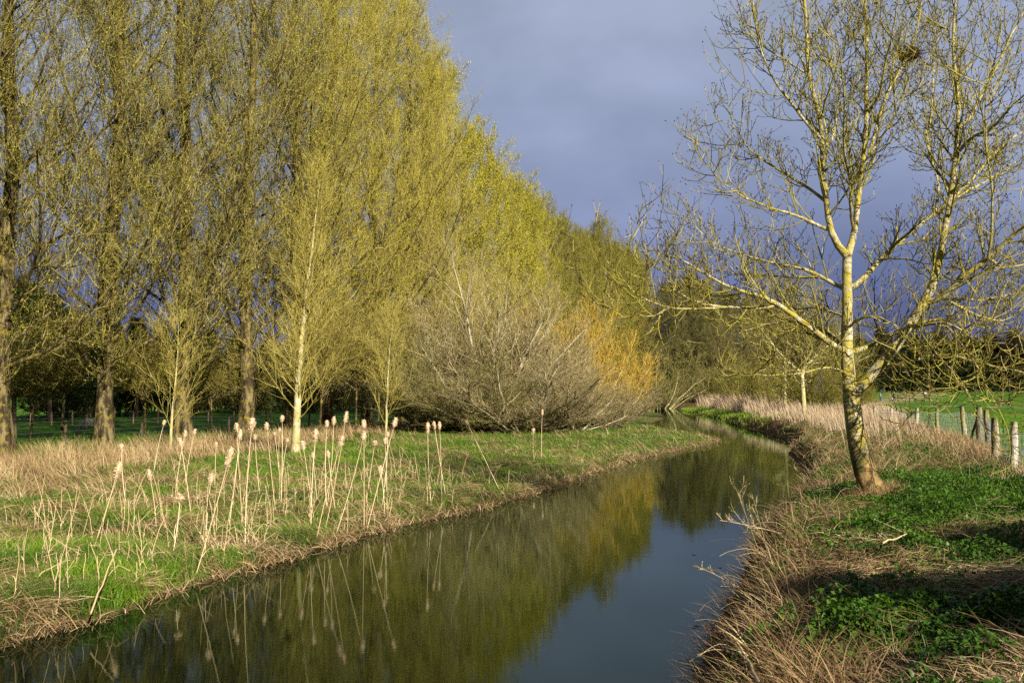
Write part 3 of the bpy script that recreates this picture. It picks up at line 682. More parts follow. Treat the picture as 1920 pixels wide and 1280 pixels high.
for i, (px, Y, s) in enumerate([(-30, 74, .95), (28, 76, 1.0), (62, 80, 1.0), (95, 76, .9), (128, 84, .85), (165, 90, .8), (215, 92, .78), (258, 90, .82), (300, 96, .8), (345, 92, .76), (395, 128, .9), (440, 134, .85), (500, 142, .8), (-80, 70, 1), (560, 145, .8), (610, 150, .8)]):
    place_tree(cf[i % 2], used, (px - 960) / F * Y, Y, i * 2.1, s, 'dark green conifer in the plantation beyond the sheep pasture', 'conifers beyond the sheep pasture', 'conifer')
# bare brown wood on the rise further left, and the wood beyond the right meadow, its cloud shadow put into the dark colours
wd = [poplar(401, 15, False, 'woodland_tree', ('barkdark', 'wood_dark', 'wood_dark')), poplar(402, 15, False, 'woodland_tree', ('barkdark', 'wood_dark', 'wood_dark'))]
for i in range(20):
    px = -40 + i * 42 + rr.uniform(-12, 12); Y = 190 + rr.uniform(-15, 15)
    place_tree(wd[i % 2], used, (px - 960) / F * Y, Y, i, (.95, .95, rr.uniform(.42, .55)), 'bare brown tree in the wood on the rise far beyond the poplars', 'woodland behind the left pasture')
wc = conifer(31, 13, 'cloud_shaded_tree', .05)
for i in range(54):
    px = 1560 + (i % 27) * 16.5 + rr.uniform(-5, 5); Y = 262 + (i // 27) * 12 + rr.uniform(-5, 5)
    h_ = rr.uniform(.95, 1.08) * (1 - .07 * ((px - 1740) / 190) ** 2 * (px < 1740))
    if i % 3: place_tree(wc, used, (px - 960) / F * Y, Y, i * 1.3, (1.5, 1.5, h_), 'tree in the solid wood beyond the right meadow, cloud shadow put into its near black colour', 'dark wood beyond the right meadow')
    else: place_tree(wd[i % 2], used, (px - 960) / F * Y, Y, i * 1.3, (1.1, 1.1, h_ * .93), 'tree in the solid wood beyond the right meadow, cloud shadow put into its near black colour', 'dark wood beyond the right meadow')

# ------------------------------------------------------------------ the lichen covered tree on the right bank
def resample(pts, k):
    A = np.array(pts, float); s = np.r_[0, np.cumsum(np.linalg.norm(np.diff(A[:, :3], axis=0), axis=1))]
    u = np.linspace(0, s[-1], k); out = np.stack([np.interp(u, s, A[:, c]) for c in range(A.shape[1])], 1)
    for _ in range(2):
        out[1:-1, :3] = .25 * out[:-2, :3] + .5 * out[1:-1, :3] + .25 * out[2:, :3]
    return out, s[-1]
TY = 17.3
def limb(nodes, d0=0, d1=0):        # nodes (px, py, radius): trace at real depth TY + offset
    n = len(nodes); o = []
    for i, nd in enumerate(nodes):
        Y = TY + d0 + (d1 - d0) * (i / (n - 1)) ** .9
        o.append((*atY(nd[0], nd[1], Y), nd[2] * (.9 if d0 == 0 and d1 == 0 else .86)))
    return o
limbs = [
 ([(1589,481,.085),(1574,473,.08),(1559,455,.07),(1552,409,.06),(1547,360,.056),(1541,282,.05),(1539,213,.047),(1533,190,.044),(1521,164,.042),(1515,141,.04),(1515,56,.034),(1512,10,.028),(1505,-60,.02),(1500,-140,.01)],0,-.5),
 ([(1589,481,.085),(1600,455,.07),(1608,412,.06),(1610,365,.056),(1615,328,.053),(1626,262,.05),(1625,203,.045),(1623,164,.042),(1626,115,.04),(1625,49,.033),(1617,0,.028),(1612,-80,.02),(1610,-150,.01)],0,.6),
 ([(1602,440,.03),(1595,397,.032),(1594,361,.032),(1613,318,.03),(1636,282,.026),(1665,240,.02),(1690,190,.014),(1705,140,.008)],.1,-1.6),
 ([(1594,540,.065),(1610,534,.06),(1643,498,.055),(1679,462,.05),(1715,432,.045),(1754,399,.04),(1794,370,.034),(1835,348,.028),(1879,322,.02),(1935,285,.01)],0,1.4),
 ([(1630,289,.04),(1653,207,.036),(1672,161,.034),(1695,122,.03),(1715,79,.024),(1728,33,.018),(1736,-30,.01)],.3,1.0),
 ([(1597,742,.12),(1612,730,.13),(1630,706,.12),(1659,681,.11),(1679,649,.10),(1705,603,.095),(1731,570,.09),(1752,540,.085),(1758,517,.07),(1759,475,.065),(1771,426,.06),(1781,376,.055),(1784,320,.05),(1792,246,.045),(1797,203,.04),(1789,167,.035),(1781,108,.03),(1782,39,.026),(1787,0,.02),(1800,-100,.01)],0,-1.2),
 ([(1731,570,.06),(1771,557,.058),(1807,517,.055),(1853,485,.05),(1892,449,.04),(1925,418,.03),(1975,385,.016)],-.4,-1.8),
 ([(1792,246,.035),(1820,223,.03),(1836,184,.028),(1866,131,.024),(1892,72,.02),(1912,39,.016),(1928,-10,.01)],-.9,-.2),
 ([(1785,300,.035),(1817,259,.03),(1859,243,.026),(1892,203,.02),(1925,170,.012)],-.8,-2.2),
 ([(1781,376,.035),(1810,351,.03),(1850,300,.025),(1885,262,.018),(1920,240,.01)],-.8,.5),
 ([(1587,655,.08),(1577,660,.068),(1548,639,.06),(1521,613,.055),(1489,590,.05),(1462,570,.045),(1433,557,.04),(1400,549,.034),(1375,540,.03),(1340,522,.024),(1300,497,.018),(1285,485,.012),(1262,478,.006)],0,-1.5),
 ([(1462,572,.03),(1425,576,.026),(1362,575,.022),(1300,566,.018),(1275,547,.014),(1252,522,.01),(1243,485,.005)],-.6,-1.6),
 ([(1372,575,.02),(1320,578,.018),(1275,579,.016),(1250,575,.014),(1207,557,.011),(1175,532,.008),(1155,500,.004)],-1.0,-2.2),
 ([(1255,577,.012),(1220,594,.009),(1195,592,.007),(1160,597,.004)],-1.8,-2.2),
 ([(1587,652,.06),(1570,640,.052),(1554,622,.045),(1525,609,.036),(1490,600,.026),(1440,606,.018),(1390,622,.010)],0,1.6),
 ([(1588,545,.055),(1579,539,.045),(1544,521,.04),(1508,503,.034),(1466,498,.028),(1400,483,.02),(1330,455,.012),(1290,418,.006)],0,.8),
 ([(1535,519,.03),(1490,521,.024),(1433,517,.02),(1400,517,.016),(1340,507,.01),(1295,488,.005)],.1,1.8),
 ([(1553,430,.04),(1544,427,.035),(1508,412,.03),(1466,396,.024),(1433,390,.02),(1400,376,.016),(1355,345,.010),(1310,300,.005)],0,-.8),
 ([(1546,376,.036),(1530,362,.033),(1495,340,.029),(1460,320,.024),(1405,285,.018),(1380,240,.011),(1335,225,.005)],-.1,.8),
 ([(1540,262,.034),(1530,250,.031),(1480,185,.027),(1450,150,.021),(1425,90,.017),(1415,30,.012),(1410,-30,.007)],-.2,-1.2),
 ([(1515,140,.022),(1490,122,.019),(1450,100,.015),(1410,65,.010),(1385,55,.005)],-.2,.8),
 ([(1590,665,.058),(1600,660,.055),(1630,649,.048),(1672,627,.042),(1720,603,.034),(1761,596,.026),(1810,604,.018),(1860,615,.010)],0,1.6),
 ([(1655,685,.045),(1675,686,.04),(1695,683,.034),(1728,673,.032),(1780,667,.028),(1826,683,.022),(1872,698,.015),(1925,708,.008)],-.1,-1.6),
 ([(1705,607,.04),(1715,612,.035),(1761,600,.028),(1795,615,.022),(1826,639,.017),(1892,641,.009)],-.3,-2.6),
 ([(1760,545,.04),(1771,560,.034),(1794,570,.03),(1836,590,.024),(1876,603,.018),(1899,590,.013),(1925,568,.008)],-.5,-.3),
 ([(1765,560,.03),(1794,559,.026),(1859,557,.02),(1925,543,.012)],-.5,1.6),
 ([(1592,614,.03),(1606,600,.026),(1621,593,.024),(1649,590,.02),(1679,603,.015),(1700,622,.008)],0,-1.4),
 ([(1655,486,.022),(1695,486,.016),(1728,494,.012),(1756,503,.007)],.3,-.8),
 ([(1690,680,.022),(1703,706,.018),(1728,740,.013),(1757,768,.007)],-.5,-1.6),
 ([(1715,604,.022),(1740,640,.018),(1768,680,.014),(1800,712,.010),(1818,752,.006)],-.5,-2.8),
 ([(1765,600,.02),(1800,640,.016),(1835,690,.012),(1850,730,.008),(1868,762,.004)],-1,-3.4),
 ([(1590,700,.03),(1560,690,.024),(1530,694,.018),(1490,704,.012),(1440,706,.009),(1395,700,.005)],0,-1.8),
 ([(1590,600,.028),(1560,585,.024),(1520,575,.02),(1478,582,.014),(1430,590,.008)],0,2.2),
 ([(1540,300,.03),(1556,270,.026),(1568,220,.022),(1572,160,.018),(1580,100,.014),(1590,30,.010),(1596,-40,.006)],0,1.4),
 ([(1610,380,.03),(1590,330,.026),(1582,270,.022),(1586,200,.017),(1580,130,.012),(1570,60,.007)],.2,-2.0),
 ([(1626,215,.03),(1655,170,.024),(1664,110,.019),(1680,50,.014),(1690,-20,.009)],.4,-1.4),
 ([(1783,350,.028),(1745,310,.023),(1735,260,.019),(1745,190,.015),(1748,120,.012),(1752,40,.008)],-.8,1.4),
 ([(1853,485,.028),(1862,420,.024),(1860,350,.020),(1850,270,.016),(1848,190,.012),(1855,110,.007)],-1.2,-2.6),
 ([(1853,485,.028),(1880,500,.022),(1915,498,.016),(1960,480,.01)],-1.2,.2),
 ([(1754,399,.026),(1760,340,.022),(1740,290,.018),(1730,230,.013),(1722,160,.008)],.8,2.2),
]
def hero():
    rs = np.random.RandomState(77)
    root = empty('lichen_tree'); bx, by = at(1637, 925, .85)[0], TY
    T = MB()
    trunk = [(1648,940,.36),(1638,922,.275),(1626,898,.215),(1612,860,.178),(1604,810,.168),(1598,760,.165),(1594,720,.14),(1589,688,.125),(1587,649,.118),(1589,590,.10),(1589,544,.094),(1587,514,.09),(1589,478,.088)]
    A, _ = resample(limb(trunk), 26)
    b0 = np.array([A[0, 0], A[0, 1], A[0, 2]]); root.location = b0
    def put(arr): q = arr.copy(); q[..., :3] -= b0; return q
    A = put(A); T.tube(A[None, :, :3], A[None, :, 3], 20)
    C = MB(); B = MB()
    Pl, Rl, Ll = [], [], []
    for nodes, d0, d1 in limbs:
        L3 = limb(nodes, d0, d1)
        A, ln = resample(L3, 22)
        A = put(A)
        A[2:, :3] += np.cumsum(rs.randn(20, 3) * .006, 0)
        T.tube(A[None, :, :3], A[None, :, 3], 9)
        Pl.append(A); Ll.append(ln)
    P1s, R1s = [], []
    for A, ln in zip(Pl, Ll):
        m = max(4, int(ln * 5.2))
        t0 = .28 if A[0, 3] > .08 else .12
        P, R, _ = spawn(rs, A[None, :, :3], A[None, :, 3], m, t0, 1, .85, .22, lambda t, L: .4 + 1.15 * rs.rand(len(t)) ** 1.2 * (1 - .4 * t), 8, [.05, .10, .14, .18, .2, .22, .22], .10, .5, .010, .022)
        P1s.append(P); R1s.append(R)
    P1 = np.concatenate(P1s); R1 = np.concatenate(R1s); C.tube(P1, R1, 5, .3 + .6 * rs.rand(len(P1)))
    P2, R2, _ = spawn(rs, P1, R1, 6, .12, 1, .8, .25, lambda t, L: .14 + .34 * L, 6, [.1, .15, .2, .22, .22], .13, .6, .0075)
    C.tube(P2, R2, 4, rs.rand(len(P2)), 0, False)
    P3, R3, _ = spawn(rs, P2, R2, 2, .25, 1, .8, .25, lambda t, L: .06 + .3 * L, 4, [.15, .2, .2], .12, .7, .006)
    C.tube(P3, R3, 3, rs.rand(len(P3)), 0, False)
    # swollen dark buds at the tips
    for P in (P2, P3):
        tip = P[:, -1]; A_ = nrm(P[:, -1] - P[:, -2]) * .022; Bv = nrm(np.cross(A_, rs.randn(len(tip), 3))) * .010; B2 = nrm(np.cross(A_, Bv)) * .010
        B.diamond(tip, A_, Bv, rs.rand(len(tip))); B.diamond(tip, A_, B2, rs.rand(len(tip)))
    T.build('trunk', M['hero'], root, True); C.build('crown', [M['olive']], root); B.build('buds', [M['darkbud']], root)
    tag(root, 'leafless tree with yellow lichen on its forked trunk, standing on the right bank', 'tree')
    return root
hero()
# nest
def nest():
    rs = np.random.RandomState(4); c = np.array(atY(1705, 103, TY + .75)); n = 230
    a = rs.rand(n) * 6.28; rr_ = .13 + .07 * rs.rand(n); hh = rs.randn(n) * .045
    p = np.stack([np.cos(a) * rr_ * rs.rand(n) ** .4, np.sin(a) * rr_, hh], 1)
    d = nrm(np.stack([-np.sin(a), np.cos(a), rs.randn(n) * .5], 1) + .5 * rs.randn(n, 3)); L = .06 + .12 * rs.rand(n)
    P = np.stack([p - d * L[:, None], p + rs.randn(n, 3) * .01, p + d * L[:, None]], 1)
    mb = MB(); mb.tube(P, np.full((n, 3), .005), 4, rs.rand(n)); o = mb.build('bird_nest', M['nest'], loc=c)
    tag(o, 'dark bundle of sticks, a bird nest high in the lichen covered tree', 'nest')
nest()

# ------------------------------------------------------------------ smaller trees on the right bank
sa = small_ash(41, 9.5, 4.2, 'riverside_tree'); px_place(sa, 1508, 62, 'smaller bare tree with a pale leaning trunk on the reedy bank', 'tree')
o = copy_tree(sa, (0, 0, 0)); px_place(o, 1470, 84, 'bushy pale tree behind the leaning riverside tree', 'tree', None, (1, 1, 1.2), 2)
o = copy_tree(sa, (0, 0, 0)); px_place(o, 1560, 92, 'pale twiggy tree hidden behind the forked lichen trunk', 'tree', None, (1, 1, .95), 4)
sb = bush(42, 5.0, 3.4, 'olive', 'bbudgreen', 24, 'lichen_bush', .011, (8, 6), .04, .1, 'barkdark')
for i, (px, Y, s, lab) in enumerate([(1440, 92, (1, 1, 1), 'olive twiggy bush above the pale reed bed'), (1530, 74, (1, 1, .9), 'olive bush at the foot of the leaning riverside tree'), (1395, 112, (1, 1, 1), 'low dark bush where the reed bed meets the bend'), (1585, 84, (1, 1, .8), 'olive bush seen past the left edge of the forked trunk'), (1612, 100, (.45, .45, .6), 'low bush between the forked trunk and the strolling people')]):
    o = sb if i == 0 else copy_tree(sb, (0, 0, 0)); px_place(o, px, Y, lab, 'bush', None, s, i)

# ------------------------------------------------------------------ fences
def post_mesh(mb, p0, p1, r, k=10, m=0, seed=0):
    rs = np.random.RandomState(seed); L = 7; t = np.linspace(0, 1, L)[:, None]
    P = np.array(p0)[None] * (1 - t) + np.array(p1)[None] * t; P[1:-1, :2] += rs.randn(L - 2, 2) * r * .08
    R = r * (1 + .06 * rs.randn(L)); R[-1] = r * .80; P[-1] = P[-2] * .0 + np.array(p1)
    mb.tube(P[None], R[None], k, None, m)
def right_fence():
    posts = [(1899, 885, 1902, 790, .065, 'postpale'), (1866, 874, 1865, 783, .075, 'post'), (1857, 850, 1849, 768, .07, 'post'), (1838, 836, 1835, 762, .085, 'post'), (1812, 826, 1803, 762, .07, 'post'), (1758, 812, 1757, 765, .065, 'post'), (1720, 805, 1719, 764, .07, 'postpale'), (1672, 797, 1671, 764, .07, 'postpale'), (1640, 790, 1640, 762, .07, 'postpale'), (1990, 935, 1995, 805, .07, 'post'), (2160, 1010, 2168, 820, .07, 'post')]
    base = at(1899, 885, .85); root = empty('wire_fence', (base[0], base[1], .85)); L0 = np.array(root.location)
    tops = []
    for i, (a, b_, c, d_, r_, mm) in enumerate(posts):
        x, y = at(a, b_, .85); z = float(gz(x, y)); tp = atY(c, d_, y)
        mb = MB(); post_mesh(mb, np.array([x, y, z - .3]) - L0, np.array(tp) - L0, r_ * 1.2, seed=i); mb.build('post', M[mm], root, True)
        tops.append((np.array([x, y, z]) - L0, np.array(tp) - L0))
    # diagonal brace
    x, y = at(1816, 830, .85); mb = MB(); post_mesh(mb, np.array([x - .1, y - .2, .75]) - L0, tops[3][1] - [0, 0, .25], .045, seed=20); mb.build('brace', M['barkdark'], root, True)
    order = [10, 9, 0, 1, 2, 3, 4, 5, 6, 7, 8]
    mb = MB(); rs = np.random.RandomState(2)
    for a, b_ in zip(order[:-1], order[1:]):
        (a0, a1), (b0, b1) = tops[a], tops[b_]
        L = np.linalg.norm(b0 - a0); n = 9
        t = np.linspace(0, 1, n)[:, None]
        hs = [.04, .15, .27, .40, .54, .70, .86]
        for h in hs:
            P = (a0 + (a1 - a0) * h) * (1 - t) + (b0 + (b1 - b0) * h) * t; P[1:-1] += rs.randn(n - 2, 3) * .012; P[:, 2] -= (.05 * np.sin(t[:, 0] * math.pi))
            mb.tube(P[None], np.full((1, n), .0065), 3, None, 0, False)
        nv = int(L / .16)
        for j in range(1, nv):
            u = j / nv; lo = a0 * (1 - u) + b0 * u; hi = (a0 + (a1 - a0) * .86) * (1 - u) + (b0 + (b1 - b0) * .86) * u
            tt = np.linspace(0, 1, 5)[:, None]; P = lo * (1 - tt) + hi * tt; P += rs.randn(5, 3) * .012; P[:, 2] -= .05 * math.sin(u * math.pi) * tt[:, 0]
            mb.tube(P[None], np.full((1, 5), .0055), 3, None, 0, False)
    mb.build('netting', M['wire'], root)
    tag(root, 'old wooden posts with sagging wire netting between right bank and meadow', 'fence')
right_fence()
def left_fence():
    root = empty('pasture_fence', (*[float(v) for v in at(126, 830, .3)], .3)); L0 = np.array(root.location)
    pts = []
    for i, px in enumerate([-60, 31, 126, 268, 350, 430, 508, 580, 650, 710]):
        Y = F * 27.6 / (1412 - px); x = (px - 960) / F * Y; z = float(gz(x, Y)); mb = MB()
        p0 = np.array([x, Y, z]); p1 = np.array([x + .04 * math.sin(i * 3), Y, z + 1.08]); post_mesh(mb, p0 - [0, 0, .3] - L0, p1 - L0, .06, 8, seed=i); mb.build('post', M['barkdark'], root, True); pts.append((p0 - L0, p1 - L0))
    mb = MB()
    for (a0, a1), (b0, b1) in zip(pts[:-1], pts[1:]):
        for h in (.2, .4, .6, .8, .96):
            t = np.linspace(0, 1, 6)[:, None]; P = (a0 + (a1 - a0) * h) * (1 - t) + (b0 + (b1 - b0) * h) * t; mb.tube(P[None], np.full((1, 6), .005), 3, None, 0, False)
    mb.build('wire', M['wire'], root); tag(root, 'dark posts and wire just behind the poplar row', 'fence')
    root = empty('stake_fence', (*[float(v) for v in at(60, 800, .2)], .2)); L0 = np.array(root.location); pts = []
    for i, px in enumerate([-20, 22, 60, 99, 138, 172, 210, 252, 298, 345, 392, 440, 500]):
        Y = 68 + i * .6; x = (px - 960) / F * Y; z = float(gz(x, Y)); mb = MB(); p0 = np.array([x, Y, z]); p1 = p0 + [0, 0, .95]
        post_mesh(mb, p0 - [0, 0, .3] - L0, p1 - L0, .06, 7, seed=i); mb.build('post', M['pinkstake'], root, True); pts.append((p0 - L0, p1 - L0))
    mb = MB()
    for (a0, a1), (b0, b1) in zip(pts[:-1], pts[1:]):
        for h in (.5, .95):
            P = np.stack([a0 + (a1 - a0) * h, b0 + (b1 - b0) * h]); mb.tube(P[None], np.full((1, 2), .006), 3, None, 0, False)
    mb.build('wire', M['wire'], root); tag(root, 'pinkish wooden stakes along the conifers beyond the sheep', 'fence')
left_fence()

# ------------------------------------------------------------------ cattails and dry reed stalks
def fluff(mb, rs, c, ax, L, r, lob=0):
    # lumpy burst seed head: displaced capsule and tufts of down
    nu, nv = 12, 10
    u = np.linspace(0, 2 * math.pi, nu, endpoint=False); v = np.linspace(0, 1, nv)
    prof = np.sin(np.clip(v, .03, .97) * math.pi) ** .45 * (1 + lob * np.sin(v * 9 + rs.rand() * 6))
    ax = ax / np.linalg.norm(ax); s1 = nrm(np.cross(ax, [0, 1, .1])); s2 = np.cross(ax, s1)
    V = c + ax * ((v - .5) * L)[:, None, None] + (s1 * np.cos(u)[None, :, None] + s2 * np.sin(u)[None, :, None]) * (r * prof[:, None, None] * (1 + .22 * rs.randn(nv, nu, 1)))
    i = np.arange(nv - 1)[:, None] * nu + np.arange(nu)[None]; i2 = np.arange(nv - 1)[:, None] * nu + (np.arange(nu)[None] + 1) % nu
    mb.add(V.reshape(-1, 3), np.stack([i, i2, i2 + nu, i + nu], -1).reshape(-1, 4), None, np.clip(.5 + .2 * rs.randn(nv * nu), 0, 1))
    n = 110; a = rs.rand(n) * 6.28; h = rs.rand(n); rr_ = r * np.interp(h, v, prof)
    p = c + ax * ((h - .5) * L)[:, None] + (s1 * np.cos(a)[:, None] + s2 * np.sin(a)[:, None]) * rr_[:, None]
    o = nrm(p - (c + ax * ((h - .5) * L)[:, None])); A = nrm(o + rs.randn(n, 3) * .6) * (r * .45); B = nrm(np.cross(A, rs.randn(n, 3))) * r * .16
    mb.diamond(p + A * .5, A, B, np.clip(.6 + .25 * rs.randn(n), 0, 1))
# (px, py of the head, distance, head length, plumpness, label)
CT = [
 (222, 878, 14.8, .24, 1.1, 'big fluffy cattail head low at the left, in front of the brown mat'),
 (228, 837, 20, .15, .8, 'small cattail head in front of the lichen patched poplar trunk'),
 (280, 888, 17, .20, .7, 'ragged cattail drooping just right of the big fluffy low one'),
 (338, 827, 19, .17, .8, 'cattail head below and left of the pale sapling foot'),
 (347, 812, 22, .15, .7, 'cattail head level with the pale sapling foot, right of it'),
 (365, 808, 24, .13, .8, 'small cattail head beside the pair by the pale sapling'),
 (308, 791, 27, .14, .8, 'cattail head highest by the pale sapling, against green pasture'),
 (431, 853, 13.6, .26, 1.15, 'largest bushy cattail head, standing before the straw band'),
 (444, 799, 19, .15, .8, 'left cattail of the close trio before the dark trunk'),
 (450, 813, 18, .20, .8, 'lower middle cattail of the close trio before the dark trunk'),
 (473, 793, 15.8, .21, 1.0, 'tall lumpy cattail of the close trio before the dark trunk'),
 (478, 818, 22, .12, .6, 'thin greyish cattail tucked under the tall lumpy one'),
 (500, 797, 20, .15, .9, 'round topped cattail between the trio and the birch'),
 (515, 812, 26, .09, .5, 'tiny cattail tip between the trio and the birch'),
 (524, 805, 24, .12, .6, 'narrow cattail just left of the birch trunk'),
 (529, 783, 21, .13, .7, 'high cattail head just left of the birch trunk'),
 (539, 825, 26, .11, .6, 'small low cattail against the foot of the birch'),
 (405, 832, 24, .13, .6, 'lone cattail low between the sapling and the trio'),
 (568, 833, 19, .17, .9, 'cattail head at the right foot of the birch trunk'),
 (592, 813, 18, .20, .9, 'plump cattail with a pointed top right of the birch'),
 (613, 793, 20, .13, .7, 'cattail head leaning left, high and right of the birch'),
 (626, 787, 20, .18, .7, 'cattail head with a slim top beside the leaning one'),
 (587, 853, 20, .13, .6, 'faded cattail low to the right of the birch foot'),
 (615, 850, 20, .13, .6, 'faded cattail low below the slim topped pair'),
 (396, 895, 15, .16, .7, 'broken cattail leaning over the grass beside the largest one'),
 (338, 931, 15, .10, 1.2, 'stubby round cattail stump in the green grass'),
 (641, 825, 17, .17, .9, 'cattail with a dense head left of the tall leaning stem'),
 (649, 780, 18, .20, .75, 'tallest cattail, its slim head above all the others'),
 (682, 793, 18.5, .16, .8, 'upper cattail of a pair with a curl at its top'),
 (682, 816, 17.5, .18, 1.1, 'lower plump cattail of a pair left of the white sapling'),
 (741, 790, 18.5, .18, .9, 'lumpy double cattail head right of the white sapling'),
 (727, 814, 21, .12, .8, 'small cattail in front of the white sapling stem'),
 (722, 826, 20, .13, .7, 'drooping cattail crossing the white sapling stem'),
 (703, 829, 21, .10, 1.0, 'short round cattail left of the white sapling stem'),
 (713, 879, 20.0, .16, 1.3, 'fat nodding cattail head over the grass below the sapling'),
 (802, 799, 21, .22, .9, 'lumpy cattail head, left of the pair before the thicket'),
 (814, 795, 23, .18, .7, 'left slim cattail of the pair before the olive bush'),
 (824, 796, 23, .18, .7, 'right slim cattail of the pair before the olive bush'),
 (875, 791, 25, .11, .6, 'bent cattail tilting left in front of the thicket'),
 (1000, 806, 34, .17, 1.3, 'low fluffy cattail head near the foot of the thicket'),
 (1017, 772, 36, .20, .8, 'lone upright cattail standing by itself on the green spit'),
]
def cattail(i, px, py, Y, L, pl, lab):
    rs = np.random.RandomState(500 + i)
    p = np.array(atY(px, py, Y)); lean = rs.uniform(-.16, .16) * (1 if px < 860 else .2)
    if px == 875: lean = -.45
    if px in (222, 431): lean = .22
    y0 = Y + rs.uniform(-.2, .1); x0 = p[0] - lean * p[2]
    for _ in range(40):
        zz, dd, lf = gz(np.array([x0]), np.array([y0]), True)
        if dd[0] > .15 and lf[0]: break
        x0 -= .05
    z0 = float(zz[0]); base = np.array([x0, y0, z0])
    root = empty('cattail', base)
    t = np.linspace(0, 1, 7)[:, None]; P = (p - base) * t + np.array([1, 0, 0]) * (t * (1 - t)) * rs.uniform(-.12, .12); P[:, 1] += (t * (1 - t))[:, 0] * rs.uniform(-.05, .05)
    mb = MB(); mb.tube(P[None], np.linspace(.008, .005, 7)[None], 6, rs.rand(1) * .5 + .5); 
    ax = P[-1] - P[-2]; ax = ax / np.linalg.norm(ax)
    mb.build('stem', M['stem'], root)
    mb = MB(); fluff(mb, rs, P[-1] - ax * L * .1, ax, L * 1.05, .020 + .020 * pl * rs.uniform(.8, 1.2), .15 * pl)
    mb.build('seed_head', M['cattail'], root)
    # dry leaf blades sheathing the stem
    mb = MB(); n = 5; tt = rs.rand(n) * .4; q = (p - base)[None] * tt[:, None]
    blades(mb, q[:, 0], q[:, 1], q[:, 2], .35 + .4 * rs.rand(n), np.full(n, .011), .35 + .2 * rs.rand(n), 1.3, rs.rand(n), None, 5, rs); mb.build('leaf', M['straw'], root)
    tag(root, lab, 'cattail', 'cattails on the left bank')
for i, c in enumerate(CT): cattail(i, *c)

def stalk_proto(seed, L, bend):
    rs = np.random.RandomState(seed); t = np.linspace(0, 1, 8)[:, None]
    P = np.array([0, 0, 1.]) * t * L + np.array([bend, 0, 0]) * t ** 2 + np.c_[np.cumsum(rs.randn(8, 2) * .008, 0), np.zeros(8)]
    if seed % 3 == 0: P[5:] = P[5] + (P[5:] - P[5])[:, [2, 1, 0]] * [.9, 1, -.6]
    mb = MB(); mb.tube(P[None], np.linspace(.0058, .0034, 8)[None], 5, np.array([.5]))
    P[1:] += rs.randn(7, 3) * [.008, .008, 0]; q = P[[0, 1, 1, 2, 3]]; blades(mb, q[:, 0], q[:, 1], q[:, 2], np.array([.35, .3, .4, .3, .2]) * L, np.full(5, .010), np.array([.5, .3, .7, .5, .4]), 1.7, rs.rand(5), None, 5, rs)
    return mb.build('reed_stalk', M['stem'])
sp = [stalk_proto(s, L, b_) for s, L, b_ in ((1, 1.0, .08), (2, .7, .15), (3, .8, .1), (4, 1.2, .2), (5, .45, .03), (6, .6, .25), (7, .9, .3), (9, .6, .12), (10, .35, .05), (12, 1.0, .15))]
rs = np.random.RandomState(9); cnt = 0
while cnt < 260:
    Y = 11 + 17 * rs.rand() ** 1.2; px = rs.uniform(20, 960); x = (px - 960) / F * Y; zz, dd, lf = gz(np.array([x]), np.array([Y]), True)
    if not lf[0] or dd[0] < .1 or dd[0] > 5.5 or drow(x, Y) < 5: continue
    if vn(np.array([x]), np.array([Y]), 1.3, 77)[0] < -.15 and rs.rand() < .8: continue
    o = sp[cnt] if cnt < 10 else sp[cnt % 10].copy()
    if cnt >= 10: COL.objects.link(o)
    o.location = (x, Y, float(zz[0]) - .02); s_ = rs.uniform(.6, 1.15); o.scale = (1, 1, s_); o.rotation_euler = (rs.randn() * .08 + (.9 if rs.rand() < .07 else 0), rs.randn() * .09, rs.rand() * 6.28)
    tag(o, 'bare straw coloured reed stalk standing in the grass of the left bank', 'reed stalk', 'reed stalks on the left bank'); cnt += 1

# ------------------------------------------------------------------ dead weeds and twigs on the right water edge
def weed(seed, base, tip, spread, nb, name, lab, cat, matn='btwig', r0=.006, cl=.35):
    rs = np.random.RandomState(seed); base = np.array(base); tip = np.array(tip); root = empty(name, base)
    t = np.linspace(0, 1, 9)[:, None]; P = (tip - base) * t; P[:, 2] += (t * (1 - t))[:, 0] * spread; P = P[None]; R = np.linspace(r0, r0 * .5, 9)[None]
    S = MB(); S.tube(P, R, 5); C = MB()
    P1, R1, _ = spawn(rs, P, R, nb, .35, 1, .5, .15, lambda t, L: cl * L * (1.2 - t), 6, .12, .1, .8, .003)
    P2, R2, _ = spawn(rs, P1, R1, 6, .2, 1, .5, .2, lambda t, L: .05 + .25 * L, 4, .12, .1, .8, .0025)
    C.tube(P1, R1, 4, rs.rand(len(P1)), 0, False); C.tube(P2, R2, 3, rs.rand(len(P2)), 0, False); twig_buds(C, rs, P2, 3, .008, 0, .003)
    S.build('stem', M[matn], root); C.build('seed_head', M[matn], root); tag(root, lab, cat)
def gp(px, py, z): x, y = at(px, py, z); return (x, y, z)
b0 = gp(1440, 1080, .3); weed(1, b0, atY(1376, 905, b0[1] - .4), 0.02, 8, 'dead_weed', 'tall dead weed with a feathery seed head leaning over the water', 'dead weed')
b0 = gp(1450, 1075, .35); weed(2, b0, atY(1410, 925, b0[1]), .02, 6, 'dead_weed', 'dead forked weed just right of the feathery seed head', 'dead weed')
b0 = gp(1440, 1150, .4); weed(3, b0, atY(1300, 1060, b0[1] - .3), .25, 3, 'dead_weed', 'arching grey stem dipping its tip over the open water', 'dead weed', cl=.15)
b0 = gp(1500, 1010, .5); weed(4, b0, atY(1350, 975, b0[1]), .1, 5, 'dead_weed', 'long dry stem lying out flat over the river above the tangle', 'dead weed', 'stem')
b0 = gp(1560, 930, .7); weed(5, b0, atY(1478, 870, b0[1]), .05, 3, 'dead_weed', 'bare twig pointing over the water left of the forked tree', 'dead weed', 'stem', cl=.15)
